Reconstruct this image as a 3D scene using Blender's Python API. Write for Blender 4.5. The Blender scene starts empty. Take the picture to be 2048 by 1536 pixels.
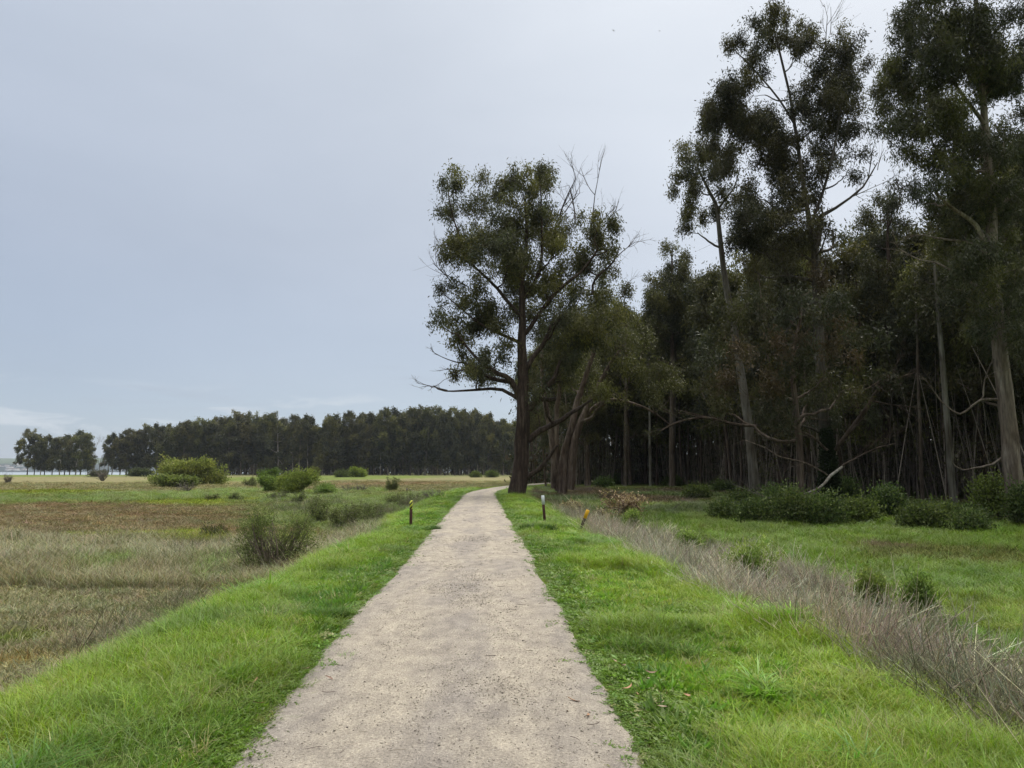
import bpy, math
import numpy as np
from math import radians, sin, cos, pi

# ------------------------------------------------------------------ camera
SC = bpy.context.scene
C = SC.collection
PITCH = radians(7.05); F = 1420.0; EYE = 1.6
cam_d = bpy.data.cameras.new('camera'); cam = bpy.data.objects.new('camera', cam_d); C.objects.link(cam)
cam.location = (0, 0, EYE); cam.rotation_euler = (radians(90)+PITCH, 0, 0)
cam_d.sensor_width = 36; cam_d.lens = F/2048*36; cam_d.clip_start = 0.1; cam_d.clip_end = 20000
SC.camera = cam
# ------------------------------------------------------------------ world
SUN_EL, SUN_AZ = radians(58), radians(35)          # azimuth measured from +Y towards +X
w = bpy.data.worlds.new('World'); SC.world = w; w.use_nodes = True
nt = w.node_tree; nt.nodes.clear()
def N(t, typ, **kw):
    n = t.nodes.new(typ)
    for k, v in kw.items(): setattr(n, k, v)
    return n
def ramp(t, stops, inp=None, interp='LINEAR'):
    r = N(t, 'ShaderNodeValToRGB'); cr = r.color_ramp; cr.interpolation = interp
    while len(cr.elements) < len(stops): cr.elements.new(0.5)
    for e, (p, c) in zip(cr.elements, stops):
        e.position = p; e.color = (*c, 1) if len(c) == 3 else c
    if inp is not None: t.links.new(inp, r.inputs[0])
    return r
def math_(t, op, a, b=None, clamp=False):
    n = N(t, 'ShaderNodeMath', operation=op, use_clamp=clamp)
    for i, v in enumerate((a, b)):
        if v is None: continue
        if hasattr(v, 'links'): t.links.new(v, n.inputs[i])
        else: n.inputs[i].default_value = v
    return n.outputs[0]
def mixc(t, fac, a, b, typ='MIX'):
    n = N(t, 'ShaderNodeMix', data_type='RGBA', blend_type=typ)
    for sock, v in ((n.inputs[0], fac), (n.inputs[6], a), (n.inputs[7], b)):
        if hasattr(v, 'links'): t.links.new(v, sock)
        elif isinstance(v, (int, float)): sock.default_value = v
        else: sock.default_value = (*v, 1) if len(v) == 3 else v
    return n.outputs[2]
def noise(t, vec, scale, detail=4, rough=0.5, dist=0.0):
    n = N(t, 'ShaderNodeTexNoise'); n.inputs['Scale'].default_value = scale
    n.inputs['Detail'].default_value = detail; n.inputs['Roughness'].default_value = rough
    n.inputs['Distortion'].default_value = dist
    if vec is not None: t.links.new(vec, n.inputs['Vector'])
    return n.outputs['Fac']
def mapping(t, vec, scale=(1, 1, 1), rot=(0, 0, 0)):
    m = N(t, 'ShaderNodeMapping'); m.inputs['Scale'].default_value = scale; m.inputs['Rotation'].default_value = rot
    t.links.new(vec, m.inputs['Vector']); return m.outputs[0]

tc = N(nt, 'ShaderNodeTexCoord')
sep = N(nt, 'ShaderNodeSeparateXYZ'); nt.links.new(tc.outputs['Generated'], sep.inputs[0])
X, Y, Z = sep.outputs
sky = N(nt, 'ShaderNodeTexSky', sky_type='NISHITA', sun_disc=False)
sky.sun_elevation = SUN_EL; sky.sun_rotation = SUN_AZ
skyc = N(nt, 'ShaderNodeVectorMath', operation='SCALE'); nt.links.new(sky.outputs[0], skyc.inputs[0]); skyc.inputs['Scale'].default_value = 0.10
# overcast layer: radiance by elevation (brighter overhead), cooler to the low left, brighter to the sun side
cloudc = ramp(nt, [(0.0, (.50, .60, .72)), (.12, (.515, .57, .655)), (.30, (.51, .557, .638)), (.61, (.61, .652, .72)), (.76, (2.15, 2.14, 2.12)), (1.0, (3.2, 3.14, 3.05))], Z)
side = math_(nt, 'ADD', math_(nt, 'MULTIPLY', X, 0.9), math_(nt, 'MULTIPLY', Z, 0.28))
sidec = ramp(nt, [(0.0, (.86, .90, .96)), (.45, (1.01, 1.02, 1.03)), (.75, (1.27, 1.255, 1.22)), (1, (1.38, 1.34, 1.28))], math_(nt, 'ADD', side, .45))
cl = mixc(nt, 1.0, cloudc.outputs[0], sidec.outputs[0], 'MULTIPLY')
back = ramp(nt, [(0.0, (.5,)*3), (.45, (.72,)*3), (.75, (1.0,)*3), (1, (1.0,)*3)], math_(nt, 'ADD', math_(nt, 'MULTIPLY', Y, .5), .5))
cl = mixc(nt, 1.0, cl, back.outputs[0], 'MULTIPLY')
# soft large undulation of the cloud sheet
mp = mapping(nt, tc.outputs['Generated'], (1.0, 1.0, 3.0))
n1 = noise(nt, mp, 2.2, 5, .5, .3)
und = ramp(nt, [(.25, (.93, .94, .95)), (.75, (1.06, 1.055, 1.05))], n1)
cl = mixc(nt, 1.0, cl, und.outputs[0], 'MULTIPLY')
# low cumulus and streaks near the horizon on the left
mp2 = mapping(nt, tc.outputs['Generated'], (9, 9, 42))
n2 = noise(nt, mp2, 1.0, 7, .55, .4)
puff = ramp(nt, [(.55, (0, 0, 0)), (.66, (1, 1, 1))], n2)
band = ramp(nt, [(0.0, (.7,)*3), (.05, (1,)*3), (.085, (.8,)*3), (.115, (0,)*3), (1, (0,)*3)], Z)
pf = math_(nt, 'MULTIPLY', puff.outputs[0], band.outputs[0])
n3 = noise(nt, mapping(nt, tc.outputs['Generated'], (5, 5, 60)), 1.0, 5, .5, .2)
strk = math_(nt, 'MULTIPLY', ramp(nt, [(.56, (0,)*3), (.7, (1,)*3)], n3).outputs[0],
             ramp(nt, [(.05, (0,)*3), (.10, (1,)*3), (.17, (0,)*3)], Z).outputs[0])
cover = ramp(nt, [(0.0, (.52,)*3), (.10, (.72,)*3), (.30, (.93,)*3), (1, (.97,)*3)], Z)
base = mixc(nt, cover.outputs[0], skyc.outputs[0], cl)
base = mixc(nt, math_(nt, 'MULTIPLY', pf, .62), base, (.72, .76, .80))
base = mixc(nt, math_(nt, 'MULTIPLY', strk, .35), base, (.42, .47, .56))
bg = N(nt, 'ShaderNodeBackground'); nt.links.new(base, bg.inputs[0]); bg.inputs[1].default_value = 1.0
wo = N(nt, 'ShaderNodeOutputWorld'); nt.links.new(bg.outputs[0], wo.inputs[0])
# ------------------------------------------------------------------ sun
sd = bpy.data.lights.new('sun', 'SUN'); sd.energy = 1.5; sd.angle = radians(14); sd.color = (1, .96, .9)
so = bpy.data.objects.new('sun', sd); C.objects.link(so)
so.rotation_euler = (radians(90)-SUN_EL, 0, -SUN_AZ + pi); so.rotation_euler = (-(radians(90)-SUN_EL), 0, -SUN_AZ)
so.location = (30, 60, 90)
SC.view_settings.view_transform = 'Standard'; SC.view_settings.look = 'None'
SC.view_settings.exposure = 0.09; SC.view_settings.gamma = 1.0
cy = SC.cycles
cy.max_bounces = 5; cy.diffuse_bounces = 3; cy.glossy_bounces = 2; cy.transmission_bounces = 2; cy.transparent_max_bounces = 4; cy.volume_bounces = 0
cy.sample_clamp_indirect = 4.0; cy.use_denoising = True

# ================================================================== helpers
rng = np.random.default_rng(11)
def hash2(ix, iy, s):
    h = (ix.astype(np.int64)*374761393 + iy.astype(np.int64)*668265263 + s*1442695041) & 0xffffffff
    h = ((h ^ (h >> 13))*1274126177) & 0xffffffff
    h = (h ^ (h >> 16)) & 0xffffffff
    return h/4294967295.0
def vnoise(x, y, s=0):
    x = np.asarray(x, float); y = np.asarray(y, float)
    ix = np.floor(x); iy = np.floor(y); fx = x-ix; fy = y-iy
    fx = fx*fx*(3-2*fx); fy = fy*fy*(3-2*fy)
    a = hash2(ix, iy, s); b = hash2(ix+1, iy, s); c = hash2(ix, iy+1, s); d = hash2(ix+1, iy+1, s)
    return (a*(1-fx)+b*fx)*(1-fy)+(c*(1-fx)+d*fx)*fy
def fbm(x, y, s=0, o=4):
    v = 0; a = .5; t = 0
    for i in range(o):
        v = v+a*vnoise(x*2**i+17.3*i, y*2**i-9.1*i, s+i); t += a; a *= .5
    return v/t
def sst(a, b, x):
    t = np.clip((x-a)/(b-a), 0, 1); return t*t*(3-2*t)
def unit(v):
    return v/np.maximum(np.linalg.norm(v, axis=-1, keepdims=True), 1e-9)
def rdir(n, r=None):
    return unit((r or rng).normal(size=(n, 3)))

# pixel of the 2048 wide photograph -> point at a given distance Y in front of the camera
def P(px, py, Yd):
    u = (px-1024)/F; v = (768-py)/F
    dy = cos(PITCH)-v*sin(PITCH); dz = sin(PITCH)+v*cos(PITCH); t = Yd/dy
    return np.array([u*t, Yd, EYE+dz*t])
# terrain ------------------------------------------------------------
PY = np.array([-60, 0, 46, 52, 57, 64, 72, 81, 92, 105, 125, 160, 400.])
PX = np.array([2.2, -.23, -2.12, -2.3, -2.25, -1.85, -1.05, .1, 2.4, 6, 14, 30, 160.])
def cx(y): return np.interp(y, PY, PX)
def dpath(x, y):
    s = (cx(np.asarray(y)+.5)-cx(np.asarray(y)-.5))
    return (x-cx(y))/np.sqrt(1+s*s)
def zbase(x, y):
    r = np.hypot(x, y)
    zl = np.interp(r, [0, 60, 140, 300, 420, 800], [-.92, -.9, -.7, -.35, -.2, -.2])
    zr = np.interp(r, [0, 34, 50, 78, 120, 400], [-.88, -.86, -.55, -.08, .05, .1])
    k = sst(-6, 6, dpath(x, y))
    z = zl*(1-k)+zr*k
    z = z+(fbm(x*.25, y*.25, 3)-.5)*.16*sst(5, 9, abs(dpath(x, y)))+(fbm(x*.03, y*.03, 5)-.5)*.35*sst(12, 40, abs(dpath(x, y)))*(1-sst(150, 300, r)*.6)
    return z
def terr(x, y):
    x = np.asarray(x, float); y = np.asarray(y, float)
    d = dpath(x, y)
    wob = (fbm(y*.22, 0*y+3, 21)-.5)*1.1
    f = np.where(d > 0, np.interp(y, [4, 30], [.93, 1.08]), 1.20)
    a = np.maximum(abs(d)*f+wob*sst(1.6, 3.0, abs(d)), 0)
    drop = np.interp(a, [0, 1.1, 2.2, 3.0, 3.6, 4.9, 5.8], [0, .015, .05, .12, .32, .95, 1.0])
    z = zbase(x, y)*drop
    z = z+(fbm(x*1.7, y*1.7, 9)-.5)*.07*sst(1.3, 2.2, abs(d))
    z = z-.05*(1-sst(.55, 1.0, abs(d)))              # bed under the path
    # bay: ground dips under the water in the far left
    far = sst(435, 520, y)*sst(-190, -250, x)
    z = z-3.0*far
    return z
def G(px, py):
    """ground point seen at a pixel"""
    u = (px-1024)/F; v = (768-py)/F
    dx = u; dy = cos(PITCH)-v*sin(PITCH); dz = sin(PITCH)+v*cos(PITCH)
    t = np.geomspace(2, 900, 4000)
    z = EYE+dz*t; g = terr(dx*t, dy*t)
    i = np.argmax(z < g)
    if i == 0: i = len(t)-1
    return np.array([dx*t[i], dy*t[i], float(g[i])])
def on(x, y): return np.array([x, y, float(terr(x, y))])

# mesh building --------------------------------------------------------
def mesh(name, V, faces, mat, parent=None, attrs=None, smooth=False, loc=None, uv=None):
    """faces: list of int arrays (M,3) or (M,4)"""
    V = np.asarray(V, np.float32)
    faces = [np.asarray(f, np.int32) for f in faces if len(f)]
    me = bpy.data.meshes.new(name)
    nl = sum(f.size for f in faces); nf = sum(len(f) for f in faces)
    me.vertices.add(len(V)); me.vertices.foreach_set('co', V.ravel())
    me.loops.add(nl); me.loops.foreach_set('vertex_index', np.concatenate([f.ravel() for f in faces]))
    me.polygons.add(nf)
    tot = np.concatenate([np.full(len(f), f.shape[1], np.int32) for f in faces])
    st = np.concatenate([[0], np.cumsum(tot)[:-1]]).astype(np.int32)
    me.polygons.foreach_set('loop_start', st); me.polygons.foreach_set('loop_total', tot)
    if smooth: me.polygons.foreach_set('use_smooth', np.ones(nf, bool))
    if attrs:
        for k, a in attrs.items():
            a = np.asarray(a, np.float32)
            if a.ndim == 2:
                if a.shape[1] == 3: a = np.concatenate([a, np.ones((len(a), 1), np.float32)], 1)
                at = me.attributes.new(k, 'FLOAT_COLOR', 'POINT'); at.data.foreach_set('color', a.ravel())
            else:
                at = me.attributes.new(k, 'FLOAT', 'POINT'); at.data.foreach_set('value', a)
    me.update(calc_edges=True); me.validate()
    if mat is not None:
        for m in (mat if isinstance(mat, list) else [mat]): me.materials.append(m)
    o = bpy.data.objects.new(name, me)
    if parent is not False: C.objects.link(o)
    if parent: o.parent = parent
    if loc is not None: o.location = loc
    return o
def tag(o, label=None, cat=None, group=None, kind=None):
    if label: o['label'] = label
    if cat: o['category'] = cat
    if group: o['group'] = group
    if kind: o['kind'] = kind
    return o
def empty(name, loc, rz=0, label=None, cat=None, group=None):
    o = bpy.data.objects.new(name, None); C.objects.link(o)
    o.location = loc; o.rotation_euler = (0, 0, rz); o.empty_display_size = .3
    return tag(o, label, cat, group)
def copy_tree(o, parent=None):
    c = o.copy(); C.objects.link(c); c.parent = parent
    for ch in o.children: copy_tree(ch, c)
    return c

class MB:
    def __init__(s): s.v = []; s.q = []; s.t = []; s.c = []; s.n = 0
    def add(s, V, q=None, t=None, col=None):
        V = np.asarray(V, float).reshape(-1, 3)
        if q is not None and len(q): s.q.append(np.asarray(q)+s.n)
        if t is not None and len(t): s.t.append(np.asarray(t)+s.n)
        s.v.append(V); s.n += len(V)
        if col is not None:
            col = np.asarray(col, float)
            if col.ndim == 1: col = np.tile(col, (len(V), 1))
            s.c.append(col)
    def tubes(s, Pt, R, sides=6, col=None, cap=False):
        """Pt (N,K,3) R (N,K)"""
        Pt = np.asarray(Pt, float); R = np.asarray(R, float)
        if Pt.ndim == 2: Pt = Pt[None]; R = R[None]
        n, k = Pt.shape[:2]
        if n == 0: return
        T = np.gradient(Pt, axis=1); T = unit(T)
        m = unit(Pt[:, -1]-Pt[:, 0])
        ref = np.where(abs(m[:, 2:3]) > .9, np.array([[1., 0, 0]]), np.array([[0, 0, 1.]]))
        U = unit(np.cross(T, ref[:, None, :])); W = np.cross(T, U)
        a = np.arange(sides)*2*pi/sides
        V = Pt[:, :, None, :]+R[:, :, None, None]*(U[:, :, None, :]*np.cos(a)[None, None, :, None]+W[:, :, None, :]*np.sin(a)[None, None, :, None])
        base = (np.arange(n)*k*sides)[:, None, None]
        i = np.arange(k-1)[None, :, None]; j = np.arange(sides)[None, None, :]; j2 = (j+1) % sides
        q = np.stack([base+i*sides+j, base+i*sides+j2, base+(i+1)*sides+j2, base+(i+1)*sides+j], -1).reshape(-1, 4)
        c = None
        if col is not None:
            col = np.asarray(col, float)
            c = np.tile(col, (n*k*sides, 1)) if col.ndim == 1 else np.repeat(col, k*sides, axis=0)
        s.add(V.reshape(-1, 3), q, None, c)
        if cap:
            for e in (0, k-1):
                cc = Pt[:, e]; b = s.n
                ring = (np.arange(n)*k*sides+e*sides)[:, None]+np.arange(sides)[None]
                off = s.n-n*k*sides - (0 if e == 0 else n)
                ring = ring+off
                ctr = s.n+np.arange(n)
                tr = np.stack([ring, np.roll(ring, -1, 1), np.repeat(ctr[:, None], sides, 1)], -1).reshape(-1, 3)
                if e == 0: tr = tr[:, ::-1]
                s.t.append(tr); s.v.append(cc); s.n += n
                if c is not None: s.c.append(np.tile(c[0], (n, 1)))
    def leaves(s, pos, d, L, W, col, curl=0.0, r=None):
        """diamond leaves, slightly folded"""
        n = len(pos); r = r or rng
        d = unit(d); side = unit(np.cross(d, rdir(n, r))); nrm = np.cross(side, d)
        L = np.broadcast_to(L, (n,))[:, None]; W = np.broadcast_to(W, (n,))[:, None]
        mid = pos+d*L*.45+nrm*L*curl
        V = np.stack([pos, mid+side*W*.5, pos+d*L, mid-side*W*.5], 1)
        b = np.arange(n)[:, None]*4
        s.add(V.reshape(-1, 3), b+np.array([[0, 1, 2, 3]]), None, np.repeat(col, 4, axis=0))
    def box(s, lo, hi, col=None):
        x0, y0, z0 = lo; x1, y1, z1 = hi
        V = [(x0, y0, z0), (x1, y0, z0), (x1, y1, z0), (x0, y1, z0), (x0, y0, z1), (x1, y0, z1), (x1, y1, z1), (x0, y1, z1)]
        s.add(V, [(0, 3, 2, 1), (4, 5, 6, 7), (0, 1, 5, 4), (1, 2, 6, 5), (2, 3, 7, 6), (3, 0, 4, 7)], None, col)
    def build(s, name, mat, parent=None, loc=None, smooth=False):
        V = np.concatenate(s.v); f = []
        if s.q: f.append(np.concatenate(s.q))
        if s.t: f.append(np.concatenate(s.t))
        at = {'tint': np.concatenate(s.c)} if s.c and sum(len(c) for c in s.c) == len(V) else None
        return mesh(name, V, f, mat, parent, at, smooth, loc)

# ================================================================== materials
def newmat(name):
    m = bpy.data.materials.new(name); m.use_nodes = True; t = m.node_tree; t.nodes.clear()
    out = N(t, 'ShaderNodeOutputMaterial'); b = N(t, 'ShaderNodeBsdfPrincipled')
    t.links.new(b.outputs[0], out.inputs[0]); return m, t, b, out
def leafmat(name, inst=False, rv=(.72, 1.38), transl=.3, rough=.55, spec=.3, var=.25, scale=.6):
    m, t, b, out = newmat(name)
    a = N(t, 'ShaderNodeAttribute', attribute_name='tint'); a.attribute_type = 'INSTANCER' if inst else 'GEOMETRY'
    col = a.outputs['Color']
    if inst:   # blade mesh carries its own relative tint
        a2 = N(t, 'ShaderNodeAttribute', attribute_name='rel'); col = mixc(t, 1.0, col, a2.outputs['Color'], 'MULTIPLY')
    oi = N(t, 'ShaderNodeObjectInfo')
    geo = N(t, 'ShaderNodeNewGeometry')
    if not inst:
        hv = N(t, 'ShaderNodeHueSaturation'); t.links.new(col, hv.inputs['Color'])
        mr = N(t, 'ShaderNodeMapRange'); t.links.new(oi.outputs['Random'], mr.inputs[0]); mr.inputs[3].default_value = rv[0]; mr.inputs[4].default_value = rv[1]; t.links.new(mr.outputs[0], hv.inputs['Value'])
        m2 = N(t, 'ShaderNodeMapRange'); t.links.new(math_(t, 'FRACT', math_(t, 'MULTIPLY', oi.outputs['Random'], 7.31)), m2.inputs[0]); m2.inputs[3].default_value = .475; m2.inputs[4].default_value = .51; t.links.new(m2.outputs[0], hv.inputs['Hue'])
        col = hv.outputs[0]
    nz = noise(t, geo.outputs['Position'], scale, 3)
    v = ramp(t, [(.2, (1-var, 1-var, 1-var)), (.8, (1+var, 1+var, 1+var*.6))], nz)
    col = mixc(t, 1.0, col, v.outputs[0], 'MULTIPLY')
    t.links.new(col, b.inputs['Base Color']); b.inputs['Roughness'].default_value = rough
    b.inputs['Specular IOR Level'].default_value = spec
    tr = N(t, 'ShaderNodeBsdfTranslucent'); t.links.new(mixc(t, 1.0, col, (1.0, 1.15, .6), 'MULTIPLY'), tr.inputs[0])
    mx = N(t, 'ShaderNodeMixShader'); mx.inputs[0].default_value = transl
    t.links.new(b.outputs[0], mx.inputs[1]); t.links.new(tr.outputs[0], mx.inputs[2]); t.links.new(mx.outputs[0], out.inputs[0])
    return m
M_LEAF = leafmat('eucalyptus_leaf', transl=.30, rough=.55, spec=.3)
M_SHRUB = leafmat('shrub_leaf', rv=(1.0, 1.3), transl=.38, rough=.65, spec=.2)
M_GRASS = leafmat('grass_blade', inst=True, transl=.38, rough=.45, spec=.4, var=.18, scale=.9)
M_DRY = leafmat('dry_stem', inst=True, transl=.18, rough=.75, spec=.15, var=.2, scale=.7)
def barkmat(name, pale, dark, mid, k=1.0, zs=.16):
    m, t, b, out = newmat(name)
    tc = N(t, 'ShaderNodeTexCoord')
    v = mapping(t, tc.outputs['Object'], (1, 1, zs))
    n1 = noise(t, v, 3.2*k, 6, .65, .3); n2 = noise(t, v, 14*k, 5, .6); n3 = noise(t, tc.outputs['Object'], .35, 3)
    r1 = ramp(t, [(.34, dark), (.5, mid), (.66, pale)], n1)
    r3 = ramp(t, [(.35, (.6, .55, .5)), (.65, (1.1, 1.1, 1.1))], n3)
    c = mixc(t, 1.0, r1.outputs[0], r3.outputs[0], 'MULTIPLY')
    r2 = ramp(t, [(.3, (.55, .55, .55)), (.6, (1.1, 1.1, 1.1))], n2)
    c = mixc(t, 1.0, c, r2.outputs[0], 'MULTIPLY')
    oi = N(t, 'ShaderNodeObjectInfo'); rv = ramp(t, [(0, (.6, .55, .5)), (.5, (1, .95, .9)), (.75, (1.35, 1.33, 1.28)), (1, (2.1, 2.15, 2.1))], oi.outputs['Random'])
    c = mixc(t, 1.0, c, rv.outputs[0], 'MULTIPLY')
    t.links.new(c, b.inputs['Base Color']); b.inputs['Roughness'].default_value = .85; b.inputs['Specular IOR Level'].default_value = .2
    bp = N(t, 'ShaderNodeBump'); bp.inputs['Distance'].default_value = .05; bp.inputs['Strength'].default_value = .8
    t.links.new(math_(t, 'ADD', n1, math_(t, 'MULTIPLY', n2, .5)), bp.inputs['Height']); t.links.new(bp.outputs[0], b.inputs['Normal'])
    return m
M_BARK_OLD = barkmat('fibrous_bark', (.16, .13, .112), (.04, .03, .024), (.085, .066, .056), 2.0, .12)
M_BARK = barkmat('peeling_bark', (.19, .17, .145), (.06, .045, .035), (.12, .10, .083), 1.0, .14)
M_BARK_PALE = barkmat('pale_bark', (.19, .185, .17), (.07, .06, .05), (.13, .125, .11), .8, .12)
M_BARK_DIM = barkmat('brown_bark', (.24, .20, .17), (.06, .045, .036), (.14, .11, .092), 1.2, .12)
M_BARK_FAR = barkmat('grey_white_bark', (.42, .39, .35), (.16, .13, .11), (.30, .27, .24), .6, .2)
M_TWIG = barkmat('twig_bark', (.19, .165, .14), (.08, .06, .05), (.13, .11, .095), 3, .3)
def tintmat(name, rough=.8, spec=.2, transl=0):
    m, t, b, out = newmat(name)
    a = N(t, 'ShaderNodeAttribute', attribute_name='tint')
    nz = noise(t, None, 40, 3); v = ramp(t, [(.3, (.75,)*3), (.7, (1.15,)*3)], nz)
    t.links.new(mixc(t, 1.0, a.outputs['Color'], v.outputs[0], 'MULTIPLY'), b.inputs['Base Color'])
    b.inputs['Roughness'].default_value = rough; b.inputs['Specular IOR Level'].default_value = spec
    return m
M_TINT = tintmat('weathered_stem')
def flatmat(name, col, rough=.7, spec=.3, var=.2, scale=30, sc=(1, 1, 1)):
    m, t, b, out = newmat(name)
    tc = N(t, 'ShaderNodeTexCoord'); n = noise(t, mapping(t, tc.outputs['Object'], sc), scale, 5, .6)
    r = ramp(t, [(.25, tuple(c*(1-var) for c in col)), (.75, tuple(min(1, c*(1+var)) for c in col))], n)
    t.links.new(r.outputs[0], b.inputs['Base Color']); b.inputs['Roughness'].default_value = rough; b.inputs['Specular IOR Level'].default_value = spec
    bp = N(t, 'ShaderNodeBump'); bp.inputs['Distance'].default_value = .004; t.links.new(n, bp.inputs['Height']); t.links.new(bp.outputs[0], b.inputs['Normal'])
    return m
# ground: colour from the map of plant cover, broken up by fine noise
def groundmat():
    m, t, b, out = newmat('soil_and_turf')
    a = N(t, 'ShaderNodeAttribute', attribute_name='tint'); geo = N(t, 'ShaderNodeNewGeometry')
    n1 = noise(t, geo.outputs['Position'], 1.3, 8, .65); n2 = noise(t, geo.outputs['Position'], 14, 6, .7)
    n3 = noise(t, mapping(t, geo.outputs['Position'], (.12, .5, .3)), 1.0, 5, .6)
    r1 = ramp(t, [(.3, (.72, .72, .75)), (.7, (1.2, 1.2, 1.12))], n1)
    r2 = ramp(t, [(.3, (.55, .52, .5)), (.55, (1, 1, 1)), (.75, (1.3, 1.3, 1.2))], n2)
    r3 = ramp(t, [(.35, (.8, .78, .78)), (.65, (1.15, 1.17, 1.1))], n3)
    c = a.outputs['Color']
    for r in (r1, r2, r3): c = mixc(t, 1.0, c, r.outputs[0], 'MULTIPLY')
    t.links.new(c, b.inputs['Base Color']); b.inputs['Roughness'].default_value = .95; b.inputs['Specular IOR Level'].default_value = .08
    bp = N(t, 'ShaderNodeBump'); bp.inputs['Distance'].default_value = .12; bp.inputs['Strength'].default_value = .9
    t.links.new(math_(t, 'ADD', n2, math_(t, 'MULTIPLY', n1, 2.0)), bp.inputs['Height']); t.links.new(bp.outputs[0], b.inputs['Normal'])
    return m
M_GROUND = groundmat()
def pathmat():
    m, t, b, out = newmat('crushed_gravel')
    geo = N(t, 'ShaderNodeNewGeometry'); p = geo.outputs['Position']
    at = N(t, 'ShaderNodeAttribute', attribute_name='wear')
    big = noise(t, mapping(t, p, (1, .35, 1)), 1.3, 5, .6, .3); mid = noise(t, mapping(t, p, (1, .6, 1)), 6, 6, .65)
    fine = noise(t, p, 60, 4, .75); vf = noise(t, p, 150, 2, .8)
    c = mixc(t, ramp(t, [(.40, (0,)*3), (.62, (1,)*3)], math_(t, 'ADD', big, at.outputs['Fac'])).outputs[0], (.335, .302, .265), (.430, .383, .312))
    c = mixc(t, 1.0, c, ramp(t, [(.3, (.72, .71, .72)), (.7, (1.18, 1.17, 1.14))], mid).outputs[0], 'MULTIPLY')
    c = mixc(t, 1.0, c, ramp(t, [(.32, (.45, .43, .42)), (.45, (.90, .90, .90)), (.58, (1.06, 1.06, 1.05)), (.68, (1.5, 1.48, 1.42))], fine).outputs[0], 'MULTIPLY')
    vo = N(t, 'ShaderNodeTexVoronoi'); vo.inputs['Scale'].default_value = 75; t.links.new(p, vo.inputs['Vector'])
    st = ramp(t, [(0, (1,)*3), (.22, (1,)*3), (.30, (0,)*3)], vo.outputs['Distance'])
    sepc = N(t, 'ShaderNodeSeparateColor'); t.links.new(vo.outputs['Color'], sepc.inputs[0])
    has = ramp(t, [(.78, (0,)*3), (.80, (1,)*3)], sepc.outputs[0])
    stc = ramp(t, [(0, (.12, .10, .10)), (.5, (.30, .27, .25)), (1, (.6, .56, .5))], sepc.outputs[1])
    c = mixc(t, math_(t, 'MULTIPLY', st.outputs[0], has.outputs[0]), c, stc.outputs[0])
    c = mixc(t, 1.0, c, ramp(t, [(.35, (.86,)*3), (.65, (1.12,)*3)], vf).outputs[0], 'MULTIPLY')
    t.links.new(c, b.inputs['Base Color']); b.inputs['Roughness'].default_value = .95; b.inputs['Specular IOR Level'].default_value = .1
    bp = N(t, 'ShaderNodeBump'); bp.inputs['Distance'].default_value = .02; bp.inputs['Strength'].default_value = .9
    t.links.new(math_(t, 'ADD', fine, math_(t, 'MULTIPLY', mid, 1.2)), bp.inputs['Height']); t.links.new(bp.outputs[0], b.inputs['Normal'])
    return m
M_PATH = pathmat()

# ================================================================== ground cover map (world space)
A = np.array
DRY = A([.26, .24, .145]); REDB = A([.205, .155, .088]); BEIGE = A([.27, .245, .13]); YG = A([.22, .255, .035]); GRN = A([.15, .19, .05])
GREY = A([.26, .245, .16]); GRNB = A([.16, .26, .035]); SHO = A([.190, .275, .028]); MEAD = A([.145, .215, .026]); FLOOR = A([.10, .135, .042]); FBRN = A([.11, .085, .055])
DITCH = A([.19, .16, .125])
BLOBS = []
def blob(px, py, rx, ry, col, k=1.0):
    c = G(px, py); a = G(px, py+ry); b = G(px, max(py-ry, 949)); r = abs(P(px+rx, py, c[1])[0]-P(px, py, c[1])[0])
    BLOBS.append((c[0], c[1], r, max(.5*(b[1]-a[1]), .3), A(col), k))
for b_ in [(170, 1000, 130, 7, GRN), (330, 996, 150, 9, GRN*1.1), (430, 985, 110, 9, GRN*1.2), (400, 1006, 130, 6, YG*.9), (520, 1004, 80, 8, YG*.95),
           (60, 985, 160, 5, YG*.8), (250, 1072, 100, 5, YG), (345, 1070, 60, 5, YG*1.05), (400, 1090, 80, 8, YG*.9), (225, 1130, 45, 14, GRNB), (210, 1150, 50, 12, GRNB*.8),
           (460, 1130, 45, 22, GRNB), (430, 1165, 40, 16, GRNB*.8), (120, 1115, 30, 10, GRNB*.9), (640, 1080, 60, 22, YG), (720, 1060, 70, 14, YG*.9), (690, 1010, 110, 14, GRN*1.1),
           (620, 1030, 60, 20, GRN*1.2), (780, 1030, 70, 20, GRN*1.1), (650, 955, 220, 5, GRN*1.15), (790, 962, 140, 4, BEIGE*.85), (800, 968, 130, 4, REDB*1.2),
           (850, 990, 40, 8, GRN), (700, 985, 90, 6, GRN*1.1), (560, 1000, 50, 10, GRN), (100, 960, 200, 5, BEIGE), (150, 950.5, 170, 1.2, GRN*1.2),
           (20, 1290, 60, 20, A([.17, .2, .05])), (60, 1330, 70, 25, A([.24, .2, .09])),
           # right side
           (1250, 1010, 110, 8, GRN*1.1), (1200, 968, 90, 6, GRN*.9), (1470, 975, 60, 14, GRN*.9), (1300, 1000, 120, 9, FBRN*1.1), (1180, 985, 60, 8, FBRN), (1300, 1040, 120, 10, MEAD*.8), (1350, 965, 120, 7, GRN*.75),
           (1880, 1115, 170, 22, A([.145, .155, .05])), (1760, 1095, 60, 8, A([.18, .15, .09])), (1960, 980, 90, 32, GRNB), (2010, 1240, 150, 50, A([.19, .25, .035])), (1950, 1170, 140, 22, GRNB*.8),
           (1500, 1100, 60, 14, MEAD), (1700, 1060, 400, 12, MEAD*.85)]:
    blob(*b_)
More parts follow.
